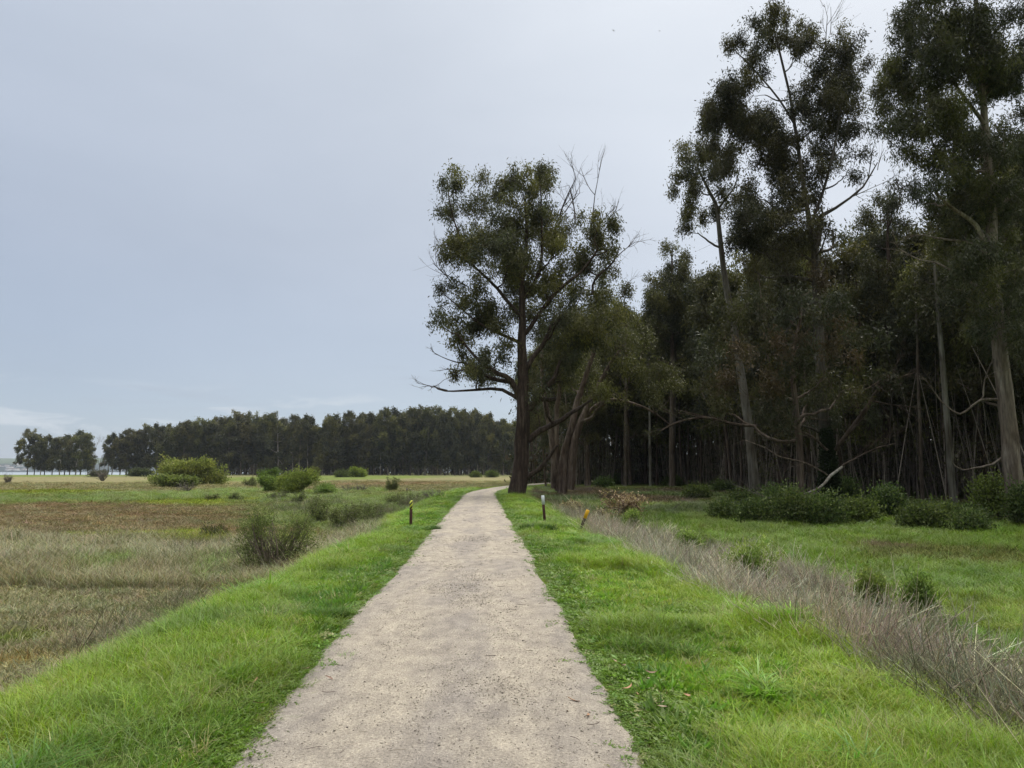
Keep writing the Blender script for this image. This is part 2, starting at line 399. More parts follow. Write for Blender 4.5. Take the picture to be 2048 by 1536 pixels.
def cover(x, y):
    x = np.asarray(x, float); y = np.asarray(y, float)
    d = dpath(x, y); r = np.hypot(x, y)
    wy = y*(1+.55*(fbm(x*.07+5, y*.07, 31)-.5)+.30*(fbm(x*.35, y*.35, 32)-.5))
    L = np.interp
    def mixin(c, col, k): return c*(1-k[..., None])+np.asarray(col)*k[..., None]
    c = np.broadcast_to(DRY, x.shape+(3,)).copy()
    c = mixin(c, GREY, sst(15.5, 17.5, wy)*.9)
    c = mixin(c, REDB, sst(23.5, 30, wy)*(1-sst(-.42, -.24, x/np.maximum(y, 1)+(fbm(x*.2, y*.2, 35)-.5)*.25))*(.75+.25*sst(.35, .6, fbm(x*.25, y*.6, 36))))
    c = mixin(c, GRN, sst(24, 30, wy)*sst(-.42, -.24, x/np.maximum(y, 1)+(fbm(x*.2, y*.2, 35)-.5)*.25))
    c = mixin(c, GRN*1.1, sst(49, 66, wy)); c = mixin(c, BEIGE*.8, sst(72, 84, wy)); c = mixin(c, BEIGE, sst(110, 160, wy))
    c = mixin(c, A([.15, .17, .07]), sst(230, 330, wy)*.7)
    # right side
    kr = (d > 0).astype(float)
    cr = np.broadcast_to(MEAD, x.shape+(3,)).copy()
    cr = mixin(cr, GRNB*.75, (1-sst(9, 17, wy)))
    cr = mixin(cr, FLOOR, sst(38, 47, wy+.1*x)); cr = mixin(cr, FBRN, sst(40, 50, wy)*sst(.45, .6, fbm(x*.2, y*.2, 41)))
    cr = mixin(cr, GRN*.7, sst(45, 60, wy)*sst(.5, .62, fbm(x*.13, y*.13, 43))*.8)
    c = mixin(c, cr, kr)
    for bx, by, rx, ry, col, k in BLOBS:
        q = ((x-bx)/rx)**2+((y-by)/ry)**2
        sel = q < 3.2
        if not np.any(sel): continue
        xs, ys, qs = x[sel], y[sel], q[sel]
        qs = qs*(1+1.3*(fbm(xs*.35, ys*.35, 51)-.5)+.8*(fbm(xs*1.6, ys*1.6, 52)-.5))
        kk = (1-sst(.55, 1.25, qs))*k
        c[sel] = c[sel]*(1-kk[:, None])+col*kk[:, None]
    # ditch strip on the right of the levee
    dk = ditch(x, y); c = mixin(c, DITCH*.75, dk)
    # levee turf
    jag = (fbm(x*1.1, y*1.1, 61)-.5)*1.0+(fbm(x*.3, y*.3, 62)-.5)*.8
    f = np.where(d > 0, L(y, [4, 30], [.94, 1.15]), 1.20)
    wob = (fbm(y*.22, 0*y+3, 21)-.5)*1.1
    a = abs(d)*f+wob*sst(1.6, 3.0, abs(d))
    edge = np.where(d > 0, np.interp(y, [50, 75], [3.5, 3.2]), 4.0)
    kl = (1-sst(edge-.25, edge+.35, a+jag*.55))*(1-sst(150, 200, y))
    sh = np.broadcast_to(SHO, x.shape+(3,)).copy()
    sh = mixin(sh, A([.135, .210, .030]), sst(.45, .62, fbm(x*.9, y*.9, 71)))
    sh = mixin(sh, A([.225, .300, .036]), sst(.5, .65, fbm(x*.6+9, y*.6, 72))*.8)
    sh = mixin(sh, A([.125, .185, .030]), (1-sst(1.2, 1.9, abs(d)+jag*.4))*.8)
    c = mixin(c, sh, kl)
    n = fbm(x*2.3, y*2.3, 81); c = c*(.8+.4*n)[..., None]
    return c, kl
def ditch(x, y):
    d = dpath(x, y); j = (fbm(x*.6, y*.6, 91)-.5)*1.6
    outer = np.interp(y, [3, 8, 12, 18, 26, 32], [5.0, 5.7, 6.8, 7.4, 6.4, 4.6])
    return sst(3.3, 3.9, d+j*.3)*(1-sst(outer-.4, outer+.6, d+j))*(1-sst(29, 34, y))

# ================================================================== terrain mesh
def make_ground():
    az = np.concatenate([np.linspace(-180, -52, 60)[:-1], np.linspace(-52, 52, 560), np.linspace(52, 180, 60)[1:]])
    r = np.concatenate([[.02, .3, .7], np.geomspace(1.0, 1400, 430)])
    a = np.radians(az); R, Aa = np.meshgrid(r, a, indexing='ij')
    x = R*np.sin(Aa); y = R*np.cos(Aa)
    z = terr(x, y); c, _ = cover(x, y)
    V = np.stack([x, y, z], -1).reshape(-1, 3); nr, na = x.shape
    i = np.arange(nr-1)[:, None]; j = np.arange(na-1)[None]
    q = np.stack([i*na+j, i*na+j+1, (i+1)*na+j+1, (i+1)*na+j], -1).reshape(-1, 4)[:, ::-1]
    o = mesh('ground', V, [q], M_GROUND, None, {'tint': c.reshape(-1, 3)}, True)
    tag(o, kind='structure')
make_ground()
def make_path():
    ys = np.concatenate([np.arange(-12, 12, .06), np.arange(12, 60, .2), np.arange(60, 150, .5)])
    u = np.linspace(-1, 1, 41)
    hl = 1.24+(fbm(ys*.35, ys*0+2, 101)-.5)*.25+(fbm(ys*2.2, ys*0, 102)-.5)*.10
    hr = 1.24+(fbm(ys*.35, ys*0+7, 103)-.5)*.25+(fbm(ys*2.2, ys*0+5, 104)-.5)*.10
    D = np.where(u[None] < 0, u[None]*hl[:, None], u[None]*hr[:, None])
    s = (cx(ys+.5)-cx(ys-.5)); nrm = 1/np.sqrt(1+s*s)
    Xp = cx(ys)[:, None]+D*nrm[:, None]; Yp = ys[:, None]-D*(s*nrm)[:, None]
    zt = .012+.018*(1-D**2)+(fbm(Xp*2, Yp*1.0, 105)-.5)*.02+(fbm(Xp*9, Yp*9, 107)-.5)*.008-.035*sst(.85, 1.0, abs(u))[None]
    wear = .10*np.exp(-((D+.52)/.22)**2)+.10*np.exp(-((D-.5)/.22)**2)+.06*np.exp(-((D-.85)/.15)**2)-.05*np.exp(-(D/.2)**2)-.06*sst(.75, 1, -u)[None]
    V = np.stack([Xp, Yp, zt], -1).reshape(-1, 3); n, m = D.shape
    i = np.arange(n-1)[:, None]; j = np.arange(m-1)[None]
    q = np.stack([i*m+j, i*m+j+1, (i+1)*m+j+1, (i+1)*m+j], -1).reshape(-1, 4)
    o = mesh('path', V, [q], M_PATH, None, {'wear': wear.ravel()}, True); tag(o, kind='structure')
make_path()
# bay water and hills
m, t, b, out = newmat('bay_water')
b.inputs['Base Color'].default_value = (.30, .34, .36, 1); b.inputs['Roughness'].default_value = .3; b.inputs['Specular IOR Level'].default_value = .9
nz = noise(t, N(t, 'ShaderNodeNewGeometry').outputs['Position'], .5, 4); bp = N(t, 'ShaderNodeBump'); bp.inputs['Strength'].default_value = .3
t.links.new(nz, bp.inputs['Height']); t.links.new(bp.outputs[0], b.inputs['Normal'])
o = mesh('water', [(-9000, 380, -.75), (9000, 380, -.75), (9000, 9000, -.75), (-9000, 9000, -.75)], [A([[0, 1, 2, 3]])], m); tag(o, kind='structure')
def hills():
    xs = np.linspace(-5200, 900, 400); ds = np.linspace(0, 1, 30)
    Xg, D = np.meshgrid(xs, ds)
    crest = 95+55*(fbm(xs*.0011, xs*0, 201)-.4)+25*(fbm(xs*.004, xs*0, 202)-.5)
    Yg = 4300+D*1700
    Zg = -1+(crest[None]*(np.sin(D*pi/2)**.8))+(fbm(Xg*.004, Yg*.004, 203)-.5)*26*np.sin(D*pi)
    col = A([.10, .14, .075])[None, None]*np.ones(Xg.shape+(1,))
    k = (1-sst(.25, .42, D+(fbm(Xg*.006, Yg*.006, 204)-.5)*.35))[..., None]
    col = col*(1-k)+A([.035, .05, .045])*k
    n, m_ = Xg.shape
    i = np.arange(n-1)[:, None]; j = np.arange(m_-1)[None]
    q = np.stack([i*m_+j, i*m_+j+1, (i+1)*m_+j+1, (i+1)*m_+j], -1).reshape(-1, 4)
    V = np.stack([Xg, Yg, Zg], -1).reshape(-1, 3)
    tag(mesh('hills', V, [q], M_GROUND, None, {'tint': col.reshape(-1, 3)}, True), kind='structure')
    # houses on the shore slope
    wl = flatmat('pale_render', (.72, .70, .66)); rf = flatmat('roof_tiles', (.22, .16, .14))
    first = None
    r = np.random.default_rng(5)
    def hz(x, dd):
        Yv = 4300+dd*1700; cr = np.interp(x, xs, crest)
        return Yv, -1+cr*np.sin(dd*pi/2)**.8+(float(fbm(x*.004, Yv*.004, 203))-.5)*26*sin(dd*pi)
    for i in range(26):
        px = r.uniform(0, 62) if i < 20 else r.uniform(185, 320)
        dd = r.choice([.02, .03, .04, .10, .16, .22], p=[.3, .2, .15, .15, .1, .1])+r.uniform(0, .02)
        x = (px-1024)/F*(4300+dd*1700)*1.0; Yv, z = hz(x, dd)
        if first is None:
            h = empty('house', (x, Yv, z-1)); sx, sy, sz = 9, 7, 7
            bm = MB(); bm.box((-sx, -sy, -3), (sx, sy, sz)); bm.build('wall', wl, h)
            bm = MB(); V = [(-sx-.6, -sy-.6, sz+.003), (sx+.6, -sy-.6, sz+.003), (sx+.6, sy+.6, sz+.003), (-sx-.6, sy+.6, sz+.003), (-sx-.6, 0, sz+3.5), (sx+.6, 0, sz+3.5)]
            bm.add(V, [(0, 1, 5, 4), (2, 3, 4, 5), (0, 3, 2, 1)], [(0, 4, 3), (1, 2, 5)]); bm.build('roof', rf, h)
            first = h
        else:
            h = copy_tree(first); h.location = (x, Yv, z-1)
        h.rotation_euler = (0, 0, r.uniform(-.6, .6)); s = r.uniform(.7, 1.7); h.scale = (s, s, s*.8)
        tag(h, 'tiny pale house on the hillside across the bay, left of the farthest trees' if i < 20 else 'tiny pale house across the bay seen between the far trees', 'house', 'houses across the bay')
hills()

# ================================================================== scattering
def collection(name, objs):
    c = bpy.data.collections.new(name)
    for o in objs: c.objects.link(o)
    return c
def scatter(name, pos, rot, scl, tint, idx, protos, label=None):
    me = bpy.data.meshes.new(name); me.vertices.add(len(pos)); me.vertices.foreach_set('co', np.asarray(pos, np.float32).ravel())
    a = me.attributes.new('rot', 'FLOAT_VECTOR', 'POINT'); a.data.foreach_set('vector', np.asarray(rot, np.float32).ravel())
    a = me.attributes.new('scl', 'FLOAT_VECTOR', 'POINT'); a.data.foreach_set('vector', np.asarray(scl, np.float32).ravel())
    tint = np.concatenate([tint, np.ones((len(tint), 1))], 1)
    a = me.attributes.new('tint', 'FLOAT_COLOR', 'POINT'); a.data.foreach_set('color', np.asarray(tint, np.float32).ravel())
    a = me.attributes.new('idx', 'INT', 'POINT'); a.data.foreach_set('value', np.asarray(idx, np.int32))
    me.update()
    o = bpy.data.objects.new(name, me); C.objects.link(o)
    ng = bpy.data.node_groups.new(name+'_scatter', 'GeometryNodeTree')
    ng.interface.new_socket('Geometry', in_out='INPUT', socket_type='NodeSocketGeometry')
    ng.interface.new_socket('Geometry', in_out='OUTPUT', socket_type='NodeSocketGeometry')
    gi = N(ng, 'NodeGroupInput'); go = N(ng, 'NodeGroupOutput'); ip = N(ng, 'GeometryNodeInstanceOnPoints')
    ci = N(ng, 'GeometryNodeCollectionInfo'); ci.inputs['Collection'].default_value = protos
    ci.inputs['Separate Children'].default_value = True; ci.inputs['Reset Children'].default_value = True
    def na(nm, typ):
        n = N(ng, 'GeometryNodeInputNamedAttribute', data_type=typ); n.inputs['Name'].default_value = nm
        return n.outputs['Attribute']
    ng.links.new(gi.outputs[0], ip.inputs['Points']); ng.links.new(ci.outputs[0], ip.inputs['Instance']); ip.inputs['Pick Instance'].default_value = True
    ng.links.new(na('idx', 'INT'), ip.inputs['Instance Index']); ng.links.new(na('rot', 'FLOAT_VECTOR'), ip.inputs['Rotation']); ng.links.new(na('scl', 'FLOAT_VECTOR'), ip.inputs['Scale'])
    ng.links.new(ip.outputs[0], go.inputs[0])
    md = o.modifiers.new('scatter', 'NODES'); md.node_group = ng
    tag(o, label, kind='stuff'); return o
def blades(n, rad, h, wd, lean, segs=3, curl=.5, r=None, relvar=.25, tip=1.15):
    """n grass blades as a tuft: verts, quads, tris, rel colour"""
    r = r or rng
    ang = r.uniform(0, 2*pi, n); rr = rad*np.sqrt(r.uniform(0, 1, n))
    base = np.stack([rr*np.cos(ang), rr*np.sin(ang), -.02*np.ones(n)], 1)
    H = h*r.uniform(.5, 1.15, n); la = r.uniform(0, 2*pi, n); ld = np.stack([np.cos(la), np.sin(la), 0*la], 1)
    le = lean*r.uniform(.2, 1.2, n)*H; side = np.stack([-np.sin(la), np.cos(la), 0*la], 1)
    tw = r.uniform(-1, 1, n)[:, None]; side = unit(side+tw*ld*.8)
    W = wd*r.uniform(.6, 1.3, n)
    pts = []; K = segs+1
    for k in range(K):
        t = k/segs; pts.append(base+A([0, 0, 1])*(H*(t-curl*.35*t**3))[:, None]+ld*(le*t**(1.3+curl))[:, None])
    V = []
    for k in range(K-1):
        ww = (W*(1-.75*(k/segs)**1.5))[:, None]*.5
        V += [pts[k]-side*ww, pts[k]+side*ww]
    V.append(pts[-1]); V = np.stack(V, 1); nv = V.shape[1]
    b0 = np.arange(n)[:, None]*nv; q = []
    for k in range(K-2): q.append(b0+A([[2*k, 2*k+1, 2*k+3, 2*k+2]]))
    tr = b0+A([[nv-3, nv-2, nv-1]])
    rel = (1+relvar*r.uniform(-1, 1, (n, 1)))*np.ones((1, 3))*(1+.25*relvar*r.normal(size=(n, 3)))
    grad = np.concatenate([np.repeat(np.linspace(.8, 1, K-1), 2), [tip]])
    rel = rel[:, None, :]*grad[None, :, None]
    return V.reshape(-1, 3), np.concatenate(q) if q else None, tr, rel.reshape(-1, 3)
class PB(MB):
    def proto(s, name, mat):
        V = np.concatenate(s.v); f = []
        if s.q: f.append(np.concatenate(s.q))
        if s.t: f.append(np.concatenate(s.t))
        return mesh(name, V, f, mat, False, {'rel': np.concatenate(s.c)})
def proto_grass(name, **kw):
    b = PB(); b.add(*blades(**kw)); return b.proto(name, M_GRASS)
protoG = []; protoR = []
for i in range(3): protoG.append(proto_grass('tuft_a%d' % i, n=70, rad=.16, h=.17, wd=.007, lean=.8, segs=3, curl=.7))
for i in range(3): protoG.append(proto_grass('tuft_b%d' % i, n=75, rad=.17, h=.30, wd=.0075, lean=.85, segs=4, curl=.9))
for i in range(2):   # low broad leaved weeds
    b = PB(); r = rng; n = 110
    a_ = r.uniform(0, 2*pi, n); rr = .17*np.sqrt(r.uniform(0, 1, n)); pos = np.stack([rr*np.cos(a_), rr*np.sin(a_), r.uniform(.0, .06, n)], 1)
    dd = np.stack([np.cos(a_*3), np.sin(a_*3), r.uniform(.1, .9, n)], 1)
    b.leaves(pos, dd, r.uniform(.025, .06, n), r.uniform(.015, .03, n), (1+.25*r.uniform(-1, 1, (n, 1)))*A([[.85, .95, .9]]), .1)
    V, q, tr, rel = blades(20, .16, .10, .006, .8); b.add(V, q, tr, rel)
    protoG.append(b.proto('tuft_c%d' % i, M_GRASS))
for i in range(2):   # rosettes of long weed leaves
    b = PB(); r = rng; n = 34
    a_ = r.uniform(0, 2*pi, n); pos = np.stack([.05*np.cos(a_*5), .05*np.sin(a_*5), 0*a_+.01], 1); dd = np.stack([np.cos(a_), np.sin(a_), r.uniform(.3, 1.6, n)], 1)
    b.leaves(pos, dd, r.uniform(.07, .17, n), r.uniform(.018, .034, n), (1+.25*r.uniform(-1, 1, (n, 1)))*A([[.9, 1.0, 1.0]]), .12)
    V, q, tr, rel = blades(14, .14, .12, .006, .8); b.add(V, q, tr, rel); protoR.append(b.proto('tuft_e%d' % i, M_GRASS))
# coarse clump with broad arching blades
for i in range(2): protoG.append(proto_grass('tuft_d%d' % i, n=60, rad=.10, h=.36, wd=.014, lean=1.1, segs=4, curl=1.0))
protoG += protoR; COL_G = collection('grass_kinds', protoG)
protoD = []
for i in range(3):
    b = PB(); b.add(*blades(60, .2, .26, .006, .7, 3, .5, relvar=.35)); protoD.append(b.proto('dry_a%d' % i, M_DRY))
for i in range(3):      # fine leaning tall hair grass
    b = PB(); b.add(*blades(55, .22, .55, .006, .75, 4, .5, relvar=.35, tip=1.4)); protoD.append(b.proto('dry_b%d' % i, M_DRY))
for i in range(3):      # low bushy pickleweed: short twigs every way
    b = PB(); n = 120; r = rng
    a_ = r.uniform(0, 2*pi, n); rr = .22*np.sqrt(r.uniform(0, 1, n)); pos = np.stack([rr*np.cos(a_), rr*np.sin(a_), r.uniform(-.01, .10, n)], 1)
    dd = r.normal(size=(n, 3))*.6+A([0, 0, .8]); b.leaves(pos, dd, r.uniform(.08, .16, n), r.uniform(.01, .02, n), (1+.4*r.uniform(-1, 1, (n, 1)))*np.ones((1, 3)), .05)
    protoD.append(b.proto('dry_c%d' % i, M_DRY))
COL_D = collection('marsh_plant_kinds', protoD)
def stalk_plant(n, h, rad, branch, wd=.006, r=None):
    r = r or rng; polys = []; rad_ = []
    b = PB(); K = 5
    for s_ in range(n):
        a0 = r.uniform(0, 2*pi); p = A([cos(a0), sin(a0), 0])*rad*math.sqrt(r.uniform()); p[2] = -.03
        d = unit(A([r.normal()*.38, r.normal()*.38, 1.0])); H = h*r.uniform(.5, 1.1)
        bend = r.normal(size=3)*A([.25, .25, .05])
        t_ = np.linspace(0, 1, K)[:, None]; pts = p+d*H*t_+bend*H*t_**2; polys.append(pts); rad_.append(np.linspace(wd, wd*.45, K)*.6)
        for q in range(branch):
            k = r.uniform(.3, .95); st = p+d*H*k+bend*H*k*k; dv = unit(d+r.normal(size=3)*.55); l = H*.32*r.uniform(.5, 1.2)*(1.2-k)
            polys.append(st+dv*l*t_+A([0, 0, .12])*l*t_**2); rad_.append(np.linspace(wd*.45, wd*.25, K)*.6)
    c = (1+.35*r.uniform(-1, 1, (len(polys), 1)))*(1+.08*r.normal(size=(len(polys), 3)))
    b.tubes(np.array(polys), np.array(rad_), 3, c); return b
protoS = []
for i in range(4): protoS.append(stalk_plant(18, .66, .30, 4, .008).proto('stalk_a%d' % i, M_DRY))
for i in range(3): protoS.append(stalk_plant(50, .34, .30, 5, .006).proto('stalk_b%d' % i, M_DRY))
for i in range(3):
    b = stalk_plant(7, .95, .30, 7, .009); protoS.append(b.proto('stalk_c%d' % i, M_DRY))
COL_S = collection('dry_stalk_kinds', protoS)

def sample_polar(n, r0, r1, az0, az1, power=1.0, r=None):
    """points with screen-like density: uniform in angle, r from r0..r1 with pdf ~ r^-power"""
    r = r or rng; u = r.uniform(0, 1, n)
    if abs(power-1) < 1e-6: R = r0*(r1/r0)**u
    else:
        e = 1-power; R = (r0**e+u*(r1**e-r0**e))**(1/e)
    az = np.radians(r.uniform(az0, az1, n)); return R*np.sin(az), R*np.cos(az), R
def place(x, y, sink=0.0): return np.stack([x, y, terr(x, y)-sink], 1)
def rots(n, tilt=.15, r=None):
    r = r or rng; return np.stack([r.normal(size=n)*tilt, r.normal(size=n)*tilt, r.uniform(0, 2*pi, n)], 1)

# levee turf -----------------------------------------------------------
def levee_grass():
    xs = []; ys = []
    n = 85000; yy = 2.2*(70/2.2)**rng.uniform(0, 1, n)      # log distance
    k = rng.uniform(-5.2, 5.6, n); xs = cx(yy)+k; ys = yy
    _, kl = cover(xs, ys); d = dpath(xs, ys)
    inner = 1.13+(fbm(xs*1.4, ys*1.4, 111)-.5)*.3-.16*(rng.uniform(0, 1, n) < .12)
    keep = (rng.uniform(0, 1, n) < kl) & (abs(d) > inner)
    # T1 trunk footprint
    x, y = xs[keep], ys[keep]; d = d[keep]; c, kl = cover(x, y)
    n = len(x); R = np.hypot(x, y)
    s = np.interp(R, [3, 10, 30, 70], [.8, 1.05, 1.5, 2.3])
    near = 1-sst(1.1, 2.0, abs(d)+(fbm(x*.8, y*.8, 112)-.5)*.8)
    tall = sst(.42, .62, fbm(x*.55, y*.55, 113))*(1-near)+sst(2.4, 3.2, abs(d))*.5
    u = rng.uniform(0, 1, n)
    idx = np.where(u < near*.8+.15*(1-tall), rng.integers(6, 8, n), np.where(u < near*.8+.15*(1-tall)+tall*.75, rng.integers(3, 6, n), rng.integers(0, 3, n)))
    cl = (fbm(x*1.3, y*1.3, 114) > .70) & (near < .3); idx = np.where(cl & (rng.uniform(0, 1, n) < .5), rng.integers(8, 10, n), idx)
    ros = (rng.uniform(0, 1, n) < .07+.25*(fbm(x*.9, y*.9, 116) > .6)) & (abs(d) > 1.4); idx = np.where(ros, rng.integers(10, 12, n), idx)
    hs = (.52+.50*tall-.22*near)*rng.uniform(.75, 1.25, n)*np.interp(R, [3, 10, 40], [1, 1, .85]); hs = np.where(abs(d) < 1.35, hs*.6, hs)
    sc = np.stack([s*rng.uniform(.8, 1.2, n)]*2+[hs], 1); sc[abs(d) < 1.35, :2] *= .7
    c = c*rng.uniform(.8, 1.25, (n, 1))*(1+.06*rng.normal(size=(n, 3)))
    c[(idx == 8) | (idx == 9)] *= A([.75, .95, .9]); c[idx >= 10] *= A([.85, .92, 1.4]); st_ = rng.uniform(0, 1, n) < .035; c[st_] = A([.33, .30, .14]); hs[ros] = .9
    sc[ros] = .95
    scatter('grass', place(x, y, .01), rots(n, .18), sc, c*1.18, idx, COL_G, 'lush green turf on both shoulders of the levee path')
levee_grass()
# marsh and meadow ------------------------------------------------------
def field_plants():
    n = 92000
    x, y, R = sample_polar(n, 5, 170, -47, 47, 1.0)
    c, kl = cover(x, y); dk = ditch(x, y); d = dpath(x, y)
    keep = (kl < .4) & (dk < .5) & (abs(d) > 2)
    keep &= ~((d > 0) & (R > 75))
    x, y, R, c, d = x[keep], y[keep], R[keep], c[keep], d[keep]; n = len(x)
    s = np.interp(R, [5, 12, 30, 60, 170], [.9, 1.2, 2.0, 3.0, 5.5])
    g = c[:, 1]/c[:, 0]                       # greenness chooses the plant kind
    left = d < 0
    weeds = left & (y > 15.5) & (y < 26)
    red = left & (g < .8)
    u = rng.uniform(0, 1, n)
    idx = np.where(weeds & (u < .75), rng.integers(3, 6, n), np.where(red & (u < .8), rng.integers(6, 9, n), np.where(u < .8, rng.integers(0, 3, n), rng.integers(6, 9, n))))
    hs = np.interp(R, [5, 12, 30, 60, 170], [.55, .65, .9, 1.0, 1.3])*rng.uniform(.6, 1.3, n)*(.6+.8*fbm(x*.4, y*.4, 121))
    hs = np.where(weeds, hs*1.1, hs); hs = np.where(red, hs*.62, hs); s = np.where(red, s*.8, s); u2 = rng.uniform(0, 1, n); idx = np.where(red & (u2 < .4), rng.integers(0, 3, n), idx)
    isG = (g > 1.22) & (~weeds | (g > 1.5))
    c = c*rng.uniform(.75, 1.3, (n, 1))*(1+.07*rng.normal(size=(n, 3)))*1.15
    c = np.clip(c, 0.005, .8)
    hair = weeds & (rng.uniform(0, 1, n) < .35); c[hair] = c[hair]*.5+A([.30, .27, .19])*.5
    sc = np.stack([s*rng.uniform(.8, 1.2, n)]*2+[hs], 1)
    P3 = place(x, y, .01); ro = rots(n, .12)
    k = ~isG; kL = k & left; kR = k & ~left
    scatter('marsh_grass', P3[kL], ro[kL], sc[kL], c[kL], idx[kL], COL_D, 'dry olive and red brown marsh plants left of the levee')
    scatter('dry_meadow_grass', P3[kR], ro[kR], sc[kR], c[kR], idx[kR], COL_D, 'dull grass and litter on the meadow and forest floor')
    gi = np.where(u < .6, rng.integers(0, 3, n), rng.integers(3, 6, n))
    for nm, kk, lb in (('marsh_turf', isG & left, 'green grass patches in the marsh'), ('meadow_grass', isG & ~left, 'green meadow grass between the ditch and the forest')):
        sc2 = sc[kk].copy(); sc2[:, 2] *= 1.5
        scatter(nm, P3[kk], ro[kk], sc2, c[kk], gi[kk], COL_G, lb)
field_plants()
def ditch_weeds():
    n = 11000; y = 3.2*(34/3.2)**rng.uniform(0, 1, n); x = cx(y)+rng.uniform(3.2, 9.5, n)
    k = rng.uniform(0, 1, n) < ditch(x, y)
    for px, py, a, h in ((1268, 1076, 15, 32), (1380, 1120, 24, 30), (1500, 1178, 44, 56), (1745, 1262, 28, 62), (1850, 1268, 24, 64), (1838, 1328, 30, 46), (1908, 1358, 24, 40), (1415, 1108, 16, 22)):
        g = G(px, py); q = a*g[1]/F; gu = g[:2]/np.hypot(*g[:2]); dx = x-g[0]; dy = y-g[1]; al = -(dx*gu[0]+dy*gu[1]); ac = abs(dx*gu[1]-dy*gu[0])
        k &= ~((ac < q*.95) & (al > -q*.8) & (al < 1.5) & (rng.uniform(0, 1, n) < .92))
    x, y = x[k], y[k]; n = len(x); R = np.hypot(x, y)
    u = rng.uniform(0, 1, n); pale = sst(.42, .58, fbm(x*.8, y*.8, 131))
    idx = np.where(u < .35+.3*pale, rng.integers(0, 4, n), rng.integers(4, 7, n)); long_ = rng.uniform(0, 1, n) < .06; idx = np.where(long_, rng.integers(7, 10, n), idx)
    s = np.interp(R, [4, 12, 34], [.8, 1.0, 1.5]); hs = np.interp(R, [4, 34], [.85, 1.1])*rng.uniform(.6, 1.2, n)*(.7+.6*fbm(x*.5, y*.5, 132))
    c = A([.32, .295, .245])*(1-pale[:, None])+A([.46, .43, .34])*pale[:, None]
    k2 = fbm(x*.7, y*.7, 133) > .55; c[k2] = c[k2]*A([.92, .84, .84])
    gr = fbm(x*.6, y*.6, 134) > .54; c[gr] = c[gr]*.5+A([.17, .21, .09])*.5
    c[long_] = A([.50, .46, .37]); c = c*rng.uniform(.65, 1.3, (n, 1)); c = c*1.3; hs = hs*(.5+1.0*fbm(x*1.1, y*1.1, 138))
    scatter('dry_weeds', place(x, y, .02), rots(n, .26), np.stack([s, s, hs], 1), c, idx, COL_S, 'grey leafless weed stalks filling the ditch right of the levee')
    # fringe of grey weeds on the marsh side and tall weeds in the middle of the marsh
    n = 5200; x, y, R = sample_polar(n, 8, 60, -40, -4, 1.2)
    d = dpath(x, y)
    f = ((d < -3.7) & (d > -5.6) & (y > 10) & (fbm(x*.3, y*.3, 135) > .42)) | ((d < -5) & (y > 16) & (y < 26) & (fbm(x*.5, y*.5, 136) > .45)) | ((d < -5) & (y > 26) & (x/y > -.33) & (fbm(x*.35, y*.35, 137) > .52))
    x, y, R = x[f], y[f], R[f]; n = len(x); c = A([.30, .275, .19])*rng.uniform(.7, 1.3, (n, 1))
    gg = rng.uniform(0, 1, n) < .45; c[gg] = A([.14, .17, .075])*rng.uniform(.7, 1.3, (gg.sum(), 1))
    s = np.interp(R, [8, 25, 60], [.9, 1.2, 2.0])
    scatter('marsh_weeds', place(x, y, .02), rots(n, .2), np.stack([s, s, s*rng.uniform(.45, .9, n)], 1), c, rng.integers(0, 7, n), COL_S, 'grey and olive weed stalks in the marsh beside the levee foot')
ditch_weeds()

# ================================================================== trees
OLIVE = A([.088, .086, .036]); BLUEG = A([.055, .062, .040]); DARKG = A([.050, .053, .028]); YOUNG = A([.135, .130, .042]); BROWNL = A([.100, .068, .040])
def catmull(pts, K):
    pts = A(pts, dtype=float) if not isinstance(pts, np.ndarray) else pts
    n = len(pts); t = np.linspace(0, n-1, K); out = []
    for tt in t:
        i = min(int(tt), n-2); f = tt-i
        p0 = pts[max(i-1, 0)]; p1 = pts[i]; p2 = pts[i+1]; p3 = pts[min(i+2, n-1)]
        out.append(.5*((2*p1)+(-p0+p2)*f+(2*p0-5*p1+4*p2-p3)*f*f+(-p0+3*p1-3*p2+p3)*f**3))
    return A(out)
def wobble(pts, amp, r):
    n = len(pts); w_ = r.normal(size=(n, 3))*amp; w_[0] = 0
    w_ = (w_+np.roll(w_, 1, 0)+np.roll(w_, -1, 0))/2; w_[0] = 0; w_[-1] = 0
    return pts+w_
def spray(wb, p, d, L, rad, depth, r, col=None, up=.25):
    """bare forked twigs"""
    K = 5; t_ = np.linspace(0, 1, K)[:, None]; cur = r.normal(size=3)*.25
    pts = p+d*L*t_+(cur+A([0, 0, up]))*L*.5*t_**2
    wb.append((pts, np.linspace(rad, rad*.45, K)))
    if depth == 0: return
    for i in range(r.integers(2, 5)):
        k = r.integers(1, K); dd = unit(pts[k]-pts[k-1]+r.normal(size=3)*.42*np.linalg.norm(pts[k]-pts[k-1]))
        spray(wb, pts[k], dd, L*r.uniform(.4, .75), rad*.5, depth-1, r, col, up)
